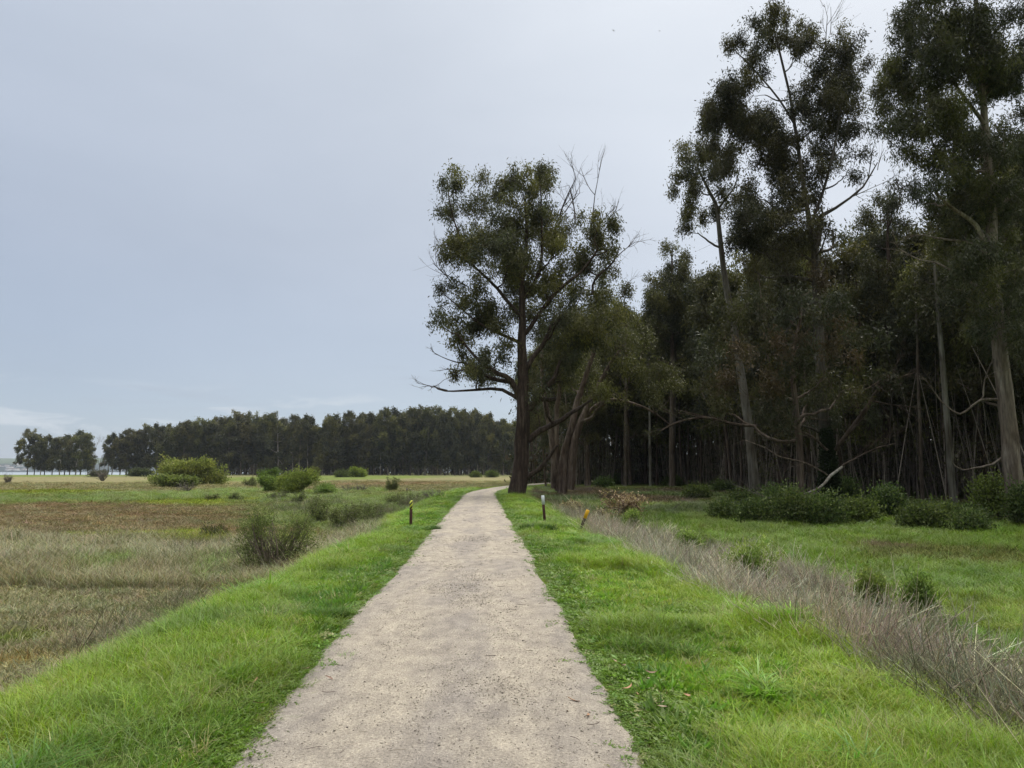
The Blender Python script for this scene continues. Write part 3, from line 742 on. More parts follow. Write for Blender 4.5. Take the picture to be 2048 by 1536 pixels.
def build_tree(name, base, trunk, lobes, label, cat='tree', group=None, bark=M_BARK, leafL=.26, leafW=.055, dens=1.0, nleaf=55, clumpr=.42, limbs=(), sprays=(), seed=1,
               minh=.25, cols=None, twigr=.012, flare=1.5, sidesT=14, blossoms=0.0, link=True, root=None, bare=.15, limb_k=1.0):
    """trunk: [(x,y,z,r)], lobes: [(x,y,z,rx,ry,rz)], all relative to base"""
    r = np.random.default_rng(seed)
    T = A(trunk, dtype=float); KT = 26
    tp = catmull(T, KT); tp[:, :3] = wobble(tp[:, :3], T[0, 3]*.10, r)
    tr = tp[:, 3].copy(); hh = (tp[:, 2]-tp[0, 2]); tr = tr*(1+(flare-1)*np.exp(-hh/1.1))
    mb = MB(); mb.tubes(tp[:, :3], np.maximum(tr, .015), sidesT)
    # roughen the trunk outline
    v = mb.v[0].reshape(KT, sidesT, 3); ang = r.uniform(-1, 1, (1, sidesT))*.10+r.uniform(-1, 1, (KT, sidesT))*.05
    v += (v-tp[:, None, :3])*ang[..., None]
    H = T[:, 2].max()-T[0, 2]
    nodes = [tp[i, :3] for i in range(KT) if hh[i] > minh*H]; nrad = [tr[i] for i in range(KT) if hh[i] > minh*H]
    L8 = []; R8 = []
    for lm in limbs:       # explicit limbs [(x,y,z,r)...]
        a = A(lm, dtype=float); q = catmull(a, 10); q[:, :3] = wobble(q[:, :3], a[0, 3]*.3, r)
        L8.append(q[:, :3]); R8.append(np.maximum(q[:, 3], .008))
        for i in range(3, 10): nodes.append(q[i, :3]); nrad.append(q[i, 3])
    lobes = sorted(lobes, key=lambda l: min(np.hypot(l[0]-n_[0], l[1]-n_[1])+abs(l[2]-n_[2])*.3 for n_ in nodes[::3]))
    clumps = []; twp = []; cl_lobe = []
    for li, l in enumerate(lobes):
        c = A(l[:3], dtype=float); rad = A(l[3:6], dtype=float)
        nn = A(nodes); vec = c-nn; hz = np.hypot(vec[:, 0], vec[:, 1]); cost = np.linalg.norm(vec, axis=1)+2.2*np.maximum(0, .55*hz-vec[:, 2])
        i = int(np.argmin(cost)); p0 = nn[i]; Lh = np.linalg.norm(c-p0)
        if Lh > .4:
            r0 = min(nrad[i]*.66, .032+.021*Lh*limb_k+.016*rad.mean()); dz = c[2]-p0[2]
            mid = p0+A([(c[0]-p0[0])*.6, (c[1]-p0[1])*.6, dz*.35-.04*Lh])
            t_ = np.linspace(0, 1, 10)[:, None]; q = (1-t_)**2*p0+2*t_*(1-t_)*mid+t_**2*c; q = wobble(q, .035*Lh, r)
            rr = np.linspace(r0, r0*.35, 10); L8.append(q); R8.append(rr)
            for k in range(3, 10, 2): nodes.append(q[k]); nrad.append(rr[k])
            tips = [q[6], q[8], q[9]]
        else: tips = [p0, c]; r0 = .03
        n = max(3, int(dens*8.5*(rad[0]*rad[1]*rad[2])**(.62)/(clumpr/.42)**1.6+.5))
        nr = max(3, n//3); u = rdir(nr, r)*(r.uniform(.15, 1.15, (nr, 1))**.6)*np.where(r.uniform(0, 1, (nr, 1)) < .15, 1.25, 1.0); u[:, 2] = np.where(u[:, 2] < -.5, u[:, 2]*.6, u[:, 2])+.08
        for cc in c+u*rad:
            tpnt = tips[r.integers(len(tips))]; c0_ = c+(tpnt-c)*.35
            for fr_ in (1.0, r.uniform(.68, .9), r.uniform(.35, .7)):
                clumps.append(c0_+(cc-c0_)*fr_+A([0, 0, .10])*np.linalg.norm(cc-c0_)*math.sin(fr_*pi)); cl_lobe.append(li)
            dv = cc-tpnt; t4 = np.linspace(0, 1, 4)[:, None]; pp = tpnt+dv*t4+A([0, 0, .14])*np.linalg.norm(dv)*np.sin(t4*pi)+r.normal(size=3)*.07*np.sin(t4*pi)
            twp.append((pp, np.linspace(max(r0*.3, twigr*1.4), twigr*.6, 4)))
            if r.uniform() < bare:      # a few bare twigs inside the crown
                e = cc+r.normal(size=3)*rad*.7; twp.append((pp[2]+(e-pp[2])*t4, np.linspace(twigr, twigr*.4, 4)))
    if L8: mb.tubes(A(L8), A(R8), 7)
    if twp: mb.tubes(A([p for p, _ in twp]), A([q for _, q in twp]), 3)
    sp = []
    for (p, d, L, rd, dep) in sprays: spray(sp, A(p, dtype=float), unit(A(d, dtype=float)), L, rd, dep, r)
    if sp: mb.tubes(A([p for p, _ in sp]), A([q for _, q in sp]), 3)
    clumps = A(clumps); nc = len(clumps); cl_lobe = A(cl_lobe)
    cols = cols if cols is not None else [OLIVE, BLUEG, DARKG, YOUNG]
    wts = A([.42, .2, .2, .18][:len(cols)]); wts = wts/wts.sum()
    lobec = r.choice(len(cols), len(lobes), p=wts)
    cc_ = A(cols)[lobec[cl_lobe]]*.7+A(cols)[r.choice(len(cols), nc, p=wts)]*.3
    cc_ = cc_*r.uniform(.75, 1.3, (nc, 1))
    k = int(nleaf*1.35); leafW = leafW*1.35; pos = np.repeat(clumps, k, 0)+r.normal(size=(nc*k, 3))*clumpr*A([.60, .60, .80])*r.uniform(.7, 1.3, (nc*k, 1))
    d = r.normal(size=(nc*k, 3))*.62+A([0, 0, -.75])
    col = np.repeat(cc_, k, 0)*r.uniform(.7, 1.35, (nc*k, 1))
    lb = MB(); lb.leaves(pos, d, leafL*r.uniform(.6, 1.25, nc*k), leafW*r.uniform(.7, 1.3, nc*k), col, .06, r)
    if blossoms > 0:
        sel = r.choice(len(lobes), max(1, int(len(lobes)*blossoms)), replace=False)
        ks = np.isin(cl_lobe, sel); cp = clumps[ks]; m_ = 7
        bp_ = np.repeat(cp, m_, 0)+r.normal(size=(len(cp)*m_, 3))*clumpr*.5
        lb.leaves(bp_, r.normal(size=(len(bp_), 3)), .10, .09, np.tile(A([.42, .40, .26]), (len(bp_), 1)), .1, r)
    rt = root or empty(name, base, 0, label, cat, group)
    mb.build('trunk', bark, rt, smooth=True); lb.build('crown', M_LEAF, rt)
    return rt
def px_tree(base_px, Yd, trunk_px, lobes_px, depth=3.0, seed=1, limbs_px=(), sprays_px=(), ry=1.0, **kw):
    """all outlines measured on the photo and given their own distance and depth"""
    r = np.random.default_rng(seed+500)
    b = P(base_px[0], base_px[1], Yd); b[2] = float(terr(b[0], b[1]))-.05
    def cv(px, py, y): return P(px, py, y)-b
    m = Yd/F
    tr = []
    for (px, py, wpx) in trunk_px: p = cv(px, py, Yd); tr.append((*p, wpx*m*.5*.86))
    tr[0] = (tr[0][0], 0, -.15, tr[0][3]) if tr[0][2] < 1.0 else tr[0]
    lob = []
    for i, l in enumerate(lobes_px):
        yy = Yd+r.uniform(-depth, depth)*(.5+.5*min(1, (l[1])/600)) if len(l) < 5 else Yd+l[4]
        p = cv(l[0], l[1], yy); a = l[2]*m*1.12; c = l[3]*m*1.12; lob.append((*p, a, (a+c)*.5*ry, c))
    fill = kw.pop('fill', 0.0)
    if fill:
        La = A(lob); ex = []
        for i in list(range(len(La)))*3:
            if r.uniform() > fill/3: continue
            dd = np.linalg.norm(La[:, [0, 2]]-La[i, [0, 2]], axis=1); j = np.argsort(dd)[r.integers(1, min(9, len(La)))]
            if dd[j] > 2.3*(La[i, 3]+La[j, 3]): continue
            w_ = r.uniform(.3, .7); mdl = La[i]*w_+La[j]*(1-w_); mdl[1] += r.uniform(-1.8, 1.8); mdl[3:] *= 1.0; ex.append(tuple(mdl))
        lob += ex
    lim = []
    for lm in limbs_px:
        dy = 0; q = []
        ye = r.uniform(-2, 2)
        for i, (px, py, wpx) in enumerate(lm): y = Yd+ye*i/max(1, len(lm)-1); q.append((*cv(px, py, y), wpx*m*.5))
        lim.append(q)
    sp = []
    for (px, py, tx, ty, wd, dep) in sprays_px:
        p = cv(px, py, Yd+r.uniform(-1, 1)); e = cv(tx, ty, Yd+r.uniform(-1, 1)); sp.append((p, e-p, np.linalg.norm(e-p)*.75, wd*m*.5, dep))
    kw.setdefault('flare', 1.08)
    return build_tree(kw.pop('name'), b, tr, lob, limbs=lim, sprays=sp, seed=seed, **kw)

# --- the big gum beside the path
T1L = [(905,345,30,20),(884,372,14,16),(915,372,16,12),(900,430,24,36),(950,408,42,28),(985,430,25,28),(1015,365,22,20),(1050,348,18,18),(1090,345,26,24),(1060,383,32,20),(1098,375,18,20),
 (1080,440,50,36),(1070,485,52,36),(1010,495,45,36),(1030,450,30,24),(900,488,22,22),(935,515,40,32),(970,485,30,26),(888,512,12,18),(1150,450,28,28),(1120,495,45,36),(1186,470,14,16),(1226,492,20,26),(1200,515,22,26),(1232,452,7,7),
 (885,575,22,15),(876,642,20,18),(925,612,40,26),(960,578,40,32),(1020,575,55,42),(1090,570,55,44),(1150,580,45,36),(1060,635,50,34),(985,645,38,32),(1200,592,32,28),(1180,640,42,30),(1235,628,30,20),
 (930,680,34,26),(905,655,24,16),(965,715,30,20),(1105,690,45,30),(1010,695,30,26),(1150,690,40,30),(940,742,16,12),(905,748,8,6),(1000,760,30,20),(1090,735,28,20),(1040,545,45,36),(1120,640,40,30),(1000,540,40,30),
 (1140,540,42,36),(965,760,20,14)]
px_tree((1036, 992), 49, [(1034,992,44),(1040,930,36),(1043,860,33),(1047,780,27),(1048,700,22),(1045,630,17),(1048,560,13),(1052,480,9),(1050,400,5)],
 T1L+[(1120,760,34,24),(1085,790,24,16),(1150,720,36,26),(1190,690,30,22)], depth=3.6, seed=3, fill=1.7, name='eucalyptus_tree', label='big old gum tree with furrowed bark growing on the grass right beside the path', bark=M_BARK_OLD, dens=1.25, nleaf=36, clumpr=.38, minh=.28, leafL=.24, leafW=.055, sidesT=20, flare=1.0, bare=.6, blossoms=.0,
 limbs_px=[[(1052,822,14),(1072,803,13),(1095,778,11),(1108,752,9),(1120,720,5)],[(1074,802,9),(1090,799,9),(1112,798,7)],[(1050,742,11),(1068,712,10),(1085,690,9),(1100,655,7),(1118,640,4)],
  [(1056,882,13),(1085,862,12),(1120,843,10),(1150,818,8),(1185,798,4)],[(1052,957,10),(1080,936,9),(1105,905,6),(1118,890,4)],[(1038,795,12),(1020,758,12),(990,742,9),(955,715,6),(915,668,4)],
  [(1025,765,9),(985,757,8),(950,735,5),(915,725,3)],[(1040,800,8),(1000,778,7),(940,783,5),(895,781,3),(868,772,2)],[(1046,640,9),(1020,610,8),(980,560,6),(940,520,4),(905,430,3),(895,360,2)],[(1046,600,8),(1080,540,7),(1085,450,4),(1080,370,2)],
  [(1048,670,9),(1100,600,8),(1160,545,6),(1195,500,4)],[(1185,590,5),(1190,560,5),(1225,525,4),(1240,490,2)],[(1048,690,8),(1000,668,6),(950,640,4),(890,590,2)]],
 sprays_px=[(895,781,850,770,3,3),(915,725,862,712,3,3),(868,772,855,790,2,2),(950,735,880,755,3,3),(1120,430,1140,355,4,3),(1130,425,1165,365,3,3),(1180,480,1190,385,4,3),(1190,470,1215,405,3,3),(1225,525,1262,470,3,3),(1215,440,1240,415,3,2),
  (955,390,960,345,2,3),(905,530,865,480,3,3),(900,560,858,512,3,3),(930,570,868,540,3,3),(1240,600,1258,565,2,2),(1060,960,1040,930,3,2),(1112,798,1100,775,4,1),(1150,440,1150,370,4,3),(1200,480,1225,420,3,3)])
# --- tall gum left of centre of the forest edge
T2L = [(1456,94,20,22),(1520,56,20,20),(1546,48,15,16),(1599,60,23,18),(1484,82,16,16),(1580,80,23,17),(1629,75,23,22),(1677,94,22,23),(1722,139,22,26),(1651,120,28,22),(1689,150,28,27),(1715,182,22,26),(1490,146,27,18),(1441,182,22,26),(1482,182,32,25),(1527,150,22,18),
 (1625,176,40,28),(1606,212,38,26),(1696,221,32,26),(1674,202,28,23),(1467,214,32,26),(1411,226,18,32),(1408,256,20,22),(1550,240,42,26),(1490,248,33,27),(1565,278,38,26),(1520,282,28,26),(1674,256,36,23),(1629,240,28,23),(1711,262,16,13),(1602,320,33,24),(1666,312,38,28),(1694,346,30,20),
 (1636,350,33,24),(1565,350,36,27),(1524,322,33,27),(1490,376,26,25),(1440,300,30,25),(1512,396,36,25),(1587,398,33,24),(1490,442,46,28),(1550,450,42,28),(1505,488,44,28),(1598,470,28,26),(1565,526,46,28),(1490,536,44,28),(1655,462,22,22),(1650,520,26,22),(1455,250,24,20)]
px_tree((1656, 1012), 48, [(1658,1012,34),(1655,930,29),(1651,850,26),(1644,760,24),(1637,660,22),(1633,580,20),(1632,500,17),(1620,430,12),(1608,370,10),(1594,270,8),(1578,180,6),(1557,94,5),(1543,35,3),(1537,-12,2)],
 T2L, depth=3.8, seed=5, fill=2.6, name='eucalyptus_tree', label='very tall pale barked gum whose bare top twigs reach the top of the photo', bark=M_BARK_PALE, dens=1.25, nleaf=36, clumpr=.38, minh=.4, leafL=.27, leafW=.05, blossoms=.12, cols=[OLIVE, BLUEG, DARKG, YOUNG], bare=.3,
 limbs_px=[[(1634,490,14),(1640,450,13),(1643,430,11),(1660,420,7),(1700,395,5),(1735,360,4),(1755,325,2)],[(1634,505,7),(1665,495,6),(1665,460,4)],[(1610,420,6),(1570,425,5),(1530,400,3)],[(1590,250,5),(1560,200,4),(1500,130,3),(1470,100,2)],[(1575,200,4),(1555,200,3),(1530,190,2)],
  [(1632,530,7),(1600,508,6),(1550,500,4),(1500,480,3)],[(1625,440,7),(1650,380,6),(1670,280,4),(1690,170,2)],[(1652,870,8),(1630,860,6),(1600,850,4)],[(1635,600,8),(1590,640,6),(1560,680,4)]],
 sprays_px=[(1650,100,1655,15,3,3),(1660,70,1668,25,2,2),(1573,60,1570,0,3,1),(1735,360,1752,280,3,3),(1755,340,1760,290,2,2),(1700,395,1760,370,3,3)])
# --- leaning gum in front of it
T2C = [(1366,308,20,28),(1359,350,16,23),(1404,296,26,22),(1351,382,10,11),(1374,428,26,18),(1370,458,27,18),(1400,440,22,17),(1419,352,28,23),(1456,292,28,22),(1452,338,27,24),(1467,405,24,22),(1440,265,20,14),(1440,380,20,20),(1425,300,20,20),(1395,330,20,20),(1385,390,16,12)]
px_tree((1512, 985), 54, [(1512,985,26),(1500,880,21),(1486,775,19),(1471,680,17),(1456,594,15),(1441,476,12),(1430,412,9),(1419,382,7),(1395,335,4)], T2C, depth=2.6, seed=8, fill=.8, name='eucalyptus_tree',
 label='slender pale gum leaning left against the sky, left of the very tall one', bark=M_BARK_PALE, dens=1.3, nleaf=36, clumpr=.36, leafL=.27, leafW=.052, minh=.5,
 limbs_px=[[(1432,425,5),(1450,400,5),(1470,370,3),(1480,330,2)],[(1447,500,5),(1420,485,4),(1395,465,2)]])
# --- small tree against the sky
T3L = [(1340,499,20,18),(1366,515,18,18),(1347,538,22,20),(1302,560,17,14),(1344,560,30,26),(1302,594,23,18),(1385,576,22,26),(1336,598,30,22),(1404,606,28,24),(1374,632,33,24),(1325,632,33,24),(1317,662,33,24),(1392,662,36,26),(1290,640,22,20),(1350,690,36,26),(1295,700,36,26),(1400,710,36,28)]
px_tree((1344, 968), 78, [(1344,968,15),(1344,850,12),(1345,750,10),(1344,650,8),(1343,560,6),(1345,495,3)], T3L, depth=2.8, seed=9, fill=.6, name='eucalyptus_tree', label='mid height gum with a feathery pointed top in the dip of the skyline', bark=M_BARK, dens=1.5, nleaf=44, clumpr=.5, leafL=.3, leafW=.07, minh=.45)
# --- right hand giant
T4L = [(1824,19,24,18),(1806,56,18,18),(1850,50,28,22),(1899,30,32,27),(1955,38,36,31),(2011,38,36,31),(1836,84,22,20),(1899,84,32,27),(1974,95,42,31),(1780,143,20,16),(1817,128,27,18),(1865,132,32,25),(1917,143,32,27),(1776,181,23,20),(1812,188,27,22),(1768,218,20,18),(1757,262,16,20),(1787,256,25,22),
 (1828,233,27,25),(1880,207,36,27),(1936,207,36,27),(1992,188,40,32),(1861,263,36,27),(1917,256,36,27),(1806,300,26,22),(1843,308,31,25),(1899,320,36,27),(1955,300,36,31),(2011,282,40,36),(1861,376,30,22),(1917,368,32,25),(2011,376,36,31),(2030,450,36,36),(2040,550,36,32),(1990,620,33,24),(2060,120,40,36),(2060,230,40,36),(2070,340,40,36),
 (1850,-30,30,25),(1900,-40,34,28),(1960,-50,38,30),(2020,-50,38,30),(2080,-40,38,30),(1870,-90,30,26),(1930,-110,36,28),(1990,-120,36,28),(2050,-110,36,28),(1920,-170,30,26),(1980,-180,34,26),(2030,-170,30,26),(2080,40,36,30),(2075,640,34,28),(2050,700,30,22),(1935,430,26,20),(1990,440,30,26),(1965,500,34,28),(2000,520,30,26),(1930,540,32,24),(1980,580,30,26),(1900,440,26,20),(1950,660,30,22),(2020,620,30,26),(1990,700,26,18),(1890,500,28,22)]
px_tree((2034, 1048), 33, [(2034,1048,44),(2026,950,37),(2018,850,34),(2005,740,31),(1993,620,28),(1984,520,26),(1980,412,22),(1974,300,18),(1965,180,14),(1955,60,11),(1950,-80,7),(1955,-180,4)], T4L, depth=3.0, seed=12, fill=2.6, name='eucalyptus_tree',
 label='huge dark gum at the right edge, taller than the photo shows', bark=M_BARK, dens=1.9, nleaf=36, clumpr=.32, leafL=.24, leafW=.036, minh=.38, cols=[DARKG, BLUEG, OLIVE*.85, YOUNG*.7], sidesT=18, bare=.35,
 limbs_px=[[(1985,520,11),(1950,450,9),(1910,420,7),(1870,380,4)],[(1980,430,12),(2020,395,10),(2060,370,6)],[(1975,330,9),(1940,290,9),(1915,262,8),(1890,255,4)],[(1970,250,8),(1900,150,6),(1840,60,3)],[(1990,560,9),(1950,490,6),(1890,478,5),(1850,470,3)],[(2012,800,7),(1960,800,5),(1920,830,4),(1880,800,2)],[(2025,900,7),(1980,930,5),(1930,940,3)],[(1990,600,9),(1930,560,7),(1880,530,4),(1840,520,2)]],
 sprays_px=[(1880,800,1850,760,3,2),(1930,940,1880,935,3,2),(1850,470,1800,470,3,3),(1800,410,1795,350,3,3),(1840,520,1790,500,3,3)])
T5L = [(1756,409,26,17),(1786,405,23,18),(1737,442,28,20),(1779,442,32,22),(1749,488,36,25),(1805,452,23,22),(1797,500,36,25),(1730,526,33,24),(1842,532,36,27),(1786,545,36,26),(1842,576,38,28),(1797,590,38,27),(1740,580,36,26),(1720,630,38,28),(1780,650,40,28),(1850,640,40,28),(1880,560,36,28),(1900,620,40,30),(1700,680,40,28),(1760,700,42,28),(1690,590,34,26)]
px_tree((1770, 990), 58, [(1770,990,22),(1772,850,18),(1775,700,15),(1776,560,11),(1775,470,6),(1774,410,3)], T5L, depth=3.4, seed=15, fill=.6, name='eucalyptus_tree', label='rounded dark gum filling the gap between the very tall and the huge gum', bark=M_BARK_DIM, dens=1.6, nleaf=44, clumpr=.48, leafL=.3, leafW=.06, minh=.4)
T6L = [(1205,608,40,26),(1250,630,32,22),(1150,680,46,34),(1230,690,44,30),(1180,738,46,32),(1290,690,34,26),(1265,740,42,30),(1320,742,40,30),(1140,760,34,24),(1220,790,46,26),(1165,640,34,26),(1280,650,24,18),(1200,560,24,20),(1300,790,40,24),(1130,720,30,26),(1350,770,36,22),(1250,580,16,12)]
px_tree((1126, 983), 62, [(1124,983,24),(1132,900,18),(1150,820,14),(1175,740,11),(1200,660,7),(1208,600,3)], T6L, depth=3.8, seed=17, name='eucalyptus_tree', label='olive leaved gum just right of the path side gum, hanging over the brambles', bark=M_BARK_DIM, dens=1.3, nleaf=44, clumpr=.5, leafL=.3, leafW=.065, minh=.35, cols=[OLIVE*.9, OLIVE*.8, DARKG, YOUNG*.8], blossoms=.3,
 limbs_px=[[(1110,975,16),(1105,900,13),(1090,800,10),(1085,700,6)],[(1140,978,18),(1150,880,15),(1190,780,10),(1240,700,6)],[(1116,980,14),(1112,860,11),(1120,740,7)],[(1150,860,8),(1210,800,7),(1290,815,5),(1340,850,2)]])
# low leafy gum under the very tall one
T7L = [(1602,595,30,22),(1636,625,44,28),(1692,650,40,28),(1542,762,44,32),(1600,732,44,34),(1617,800,44,27),(1542,818,44,27),(1674,712,36,28),(1730,680,36,26),(1500,700,40,30),(1470,760,38,28),(1560,690,40,30),(1690,780,38,26),(1440,820,38,24),(1420,720,38,28),(1450,640,36,28),(1520,620,40,28),(1750,760,36,24),(1400,780,34,24),(1580,640,30,24),(1640,560,40,28),(1670,600,34,26),(1600,690,40,28),(1640,760,40,28),(1560,840,36,20),(1660,840,34,18)]
px_tree((1600, 1000), 44.5, [(1600,1000,18),(1598,900,15),(1590,800,12),(1585,720,9),(1600,640,6),(1605,590,3)], T7L, depth=3.5, seed=19, name='eucalyptus_tree', label='low dense gum whose foliage hangs in front of the very tall gum trunk', bark=M_BARK_DIM, dens=1.15, nleaf=46, clumpr=.5, leafL=.3, leafW=.06, minh=.3, cols=[DARKG, OLIVE*.9, BLUEG, BROWNL], bare=.8)

# --- generic gums ------------------------------------------------------
def generic(seed, H, cr, c0, nl, trunk_r, far=False, name='eucalyptus_tree', slim=False, bark=M_BARK_DIM):
    r = np.random.default_rng(seed)
    lean = r.normal(size=2)*.04*H; T = []
    for k in range(6):
        t_ = k/5; T.append((lean[0]*t_**1.5, lean[1]*t_**1.5, -.2+H*.96*t_, trunk_r*(1-.86*t_)))
    lob = []
    for i in range(nl):
        t_ = c0+(1-c0)*(i+.5)/nl; a = r.uniform(0, 2*pi); prof = math.sin(pi*min(1, .12+.88*(t_-c0)/(1-c0)))**.6*1.0+.15
        rad = cr*prof*r.uniform(.35, 1.0); s_ = cr*r.uniform(.26, .42)
        lob.append((lean[0]*t_+rad*cos(a), lean[1]*t_+rad*sin(a), H*t_*r.uniform(.96, 1.03), s_*1.1, s_*1.1, s_*r.uniform(.75, 1.0)))
    rt = empty(name, (0, 0, 0))
    if far: build_tree(name, (0, 0, 0), T, lob, '', bark=bark, leafL=.8, leafW=.30, dens=.85, nleaf=22, clumpr=.8, seed=seed, twigr=.03, flare=1.2, sidesT=6, root=rt, minh=.3, bare=.1, limb_k=1.4)
    else: build_tree(name, (0, 0, 0), T, lob, '', bark=bark, leafL=.42, leafW=.09, dens=.85, nleaf=40, clumpr=.6, seed=seed, flare=1.25, sidesT=9, root=rt, minh=.25, bare=.5)
    return rt
NEARV = [generic(100+i, h, cr, c0, nl, tr) for i, (h, cr, c0, nl, tr) in enumerate([(24, 3.8, .28, 30, .22), (22, 3.2, .36, 24, .17), (26, 3.6, .32, 28, .24), (20, 4.0, .25, 26, .2), (18, 2.6, .4, 16, .12), (23, 2.8, .42, 20, .14), (25, 4.1, .28, 32, .25)])]
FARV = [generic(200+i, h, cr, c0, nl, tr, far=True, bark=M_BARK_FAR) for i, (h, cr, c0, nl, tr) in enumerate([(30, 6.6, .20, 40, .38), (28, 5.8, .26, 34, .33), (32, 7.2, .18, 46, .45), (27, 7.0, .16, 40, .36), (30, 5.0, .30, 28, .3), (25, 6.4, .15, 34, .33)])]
used = set()
def put(v, x, y, s, sz, rz, label, group, name=None, dz=0):
    if id(v) not in used: used.add(id(v)); o = v
    else: o = copy_tree(v)
    o.location = (x, y, float(terr(x, y))-.05+dz); o.scale = (s, s, sz); h_ = (x*12.9898+y*78.233) % 1.0; o.rotation_euler = ((h_-.5)*.09, (((h_*7.7) % 1.0)-.5)*.09, rz)
    return tag(o, label, 'tree', group)
def forest():
    r = np.random.default_rng(77)
    fx = [1060, 1100, 1130, 1200, 1300, 1400, 1480, 1560, 1640, 1750, 1850, 1950, 2048, 2300]
    fy = [88, 76, 76, 88, 88, 82, 64, 58, 55, 56, 52, 46, 40, 36]
    tops = lambda px: np.interp(px, [1060, 1130, 1200, 1260, 1300, 1350, 1400, 1450, 1500, 1700, 1800, 1900, 2100], [700, 620, 610, 600, 600, 560, 560, 480, 440, 430, 420, 380, 200])
    pts = []
    tries = 0
    while len(pts) < 222 and tries < 20000:
        tries += 1
        px = r.uniform(1062, 2330); Yf = np.interp(px, fx, fy); Yd = Yf+ (r.uniform(0, 1)**1.3)*(48 if px > 1450 else 45)
        x = (px-1024)/F*Yd
        if abs(dpath(x, Yd)) < 2.4: continue
        if any((x-a)**2+(Yd-b)**2 < 2.1**2 for a, b, _ in pts): continue
        pts.append((x, Yd, px))
    pts.sort(key=lambda p: p[1]-np.interp(p[2], fx, fy)); pts = pts[:150]
    for i, (x, y, px) in enumerate(pts):
        vi = r.integers(len(NEARV)) if r.uniform() < .7 else r.choice([4, 5]); v = NEARV[vi]
        hb = [24, 22, 26, 20, 18, 23, 25][vi]
        tp = tops(px); zt = P(px, tp, y)[2]; hmax = (zt-float(terr(x, y)))*.97
        H = min(hb*r.uniform(.9, 1.25), hmax*r.uniform(.82, 1.0)); s = H/hb
        Yf = np.interp(px, fx, fy)
        dd = y-Yf
        zone = ('just right of the path side gum' if px < 1180 else 'behind the brambles' if px < 1300 else 'behind the dead leafy branches' if px < 1430 else 'left of the tall pale gum' if px < 1600 else 'behind the tall pale gum' if px < 1760 else 'near the smooth pale grey pole' if px < 1930 else 'behind the huge edge gum')
        if dd < 10: lab = ('slim' if vi in (4, 5) else 'stout')+' front rank gum '+zone
        else: lab = ('slim' if vi in (4, 5) else 'stout')+(' gum a few rows into the shaded wood ' if dd < 25 else ' gum deep in the shaded wood ')+zone
        put(v, x, y, s*r.uniform(.85, 1.1), s, r.uniform(0, 2*pi), lab, 'gums of the shaded wood')
forest()
# pale straight poles standing out in the wood
def pole(px, py, top, Yd, wpx, lab, lean=0, bark=M_BARK_PALE, seed=1):
    lob = [(px+lean*1.0+dx, top+dyy, 26, 20) for dx, dyy in ((0, 0), (-22, 30), (20, 45), (-8, 75), (24, 100))]
    px_tree((px, py), Yd, [(px, py, wpx), (px+lean*.3, py+(top-py)*.3, wpx*.85), (px+lean*.65, py+(top-py)*.65, wpx*.7), (px+lean, top, wpx*.35)], lob, depth=1.5, seed=seed, name='eucalyptus_tree', label=lab, bark=bark, dens=1.2, nleaf=36, clumpr=.5, leafL=.32, leafW=.07, minh=.6, group='gums of the shaded wood')
pole(1908, 1008, 520, 44, 15, 'smooth pale grey gum pole standing in bright grass left of the huge gum', -40, seed=31)
pole(1300, 958, 640, 84, 6, 'thin very pale gum pole left of the mid height feathery gum', -2, seed=32)
pole(1346, 968, 660, 80, 9, 'pale gum pole close beside the mid height feathery gum trunk', 6, seed=33)
pole(1845, 1005, 560, 50, 9, 'dark slim gum pole left of the smooth pale grey one', -15, M_BARK, seed=34)
pole(1250, 961, 650, 86, 9, 'brown straight gum pole above the dead leafy branches', 3, M_BARK, seed=35)
# deep wood behind everything, one mass
def deep_wood():
    r = np.random.default_rng(91); mb = MB(); lb = MB()
    n = 900; px = r.uniform(1045, 2500, n); Yd = np.interp(px, [1060, 1130, 1200, 1400, 1480, 1640, 1850, 2048, 2300], [95, 96, 102, 98, 86, 78, 74, 64, 60])+r.uniform(0, 1, n)*52; x = (px-1024)/F*Yd; keep = abs(dpath(x, Yd)) > 2.6
    x, Yd, px = x[keep], Yd[keep], px[keep]; n = len(x); z = terr(x, Yd); H = r.uniform(12, 22, n); rad = .03+.2*r.uniform(0, 1, n)**2
    t_ = np.linspace(0, 1, 4)[None, :, None]; ln = r.normal(size=(n, 2))*1.3
    Pt = np.stack([x, Yd, z-.2], 1)[:, None]+t_*np.concatenate([ln, H[:, None]], 1)[:, None]
    mb.tubes(Pt, rad[:, None]*np.linspace(1, .3, 4)[None], 5)
    root = empty('distant_wood', (0, 0, 0)); root['kind'] = 'stuff'; root['label'] = 'deep shaded mass of gum wood behind the nearer trees'
    m = 60000; i = r.integers(0, n, m); tt = r.uniform(.0, 1.05, m)
    pos = np.stack([x[i]+r.normal(size=m)*1.5, Yd[i]+r.normal(size=m)*1.5, z[i]+H[i]*tt], 1)
    lb.leaves(pos, r.normal(size=(m, 3))+A([0, 0, -.5]), r.uniform(.5, 1.1, m), r.uniform(.2, .4, m), A([OLIVE, DARKG, BLUEG])[r.integers(0, 3, m)]*r.uniform(.6, 1.2, (m, 1)), .1, r)
    m = 22000; i = r.integers(0, n, m); pos = np.stack([x[i]+r.normal(size=m)*1.5, Yd[i]+r.normal(size=m)*1.5, z[i]+r.uniform(0, 1, m)**1.3*6], 1)
    lb.leaves(pos, r.normal(size=(m, 3)), r.uniform(.6, 1.3, m), r.uniform(.4, .8, m), A([OLIVE*.8, DARKG, BROWNL*.7])[r.integers(0, 3, m)]*r.uniform(.6, 1.2, (m, 1)), .1, r)
    a = mb.build('trunk', M_BARK_DIM, root, smooth=True); b_ = lb.build('crown', M_LEAF, root)
    for q in (a, b_): q['kind'] = 'stuff'
deep_wood()
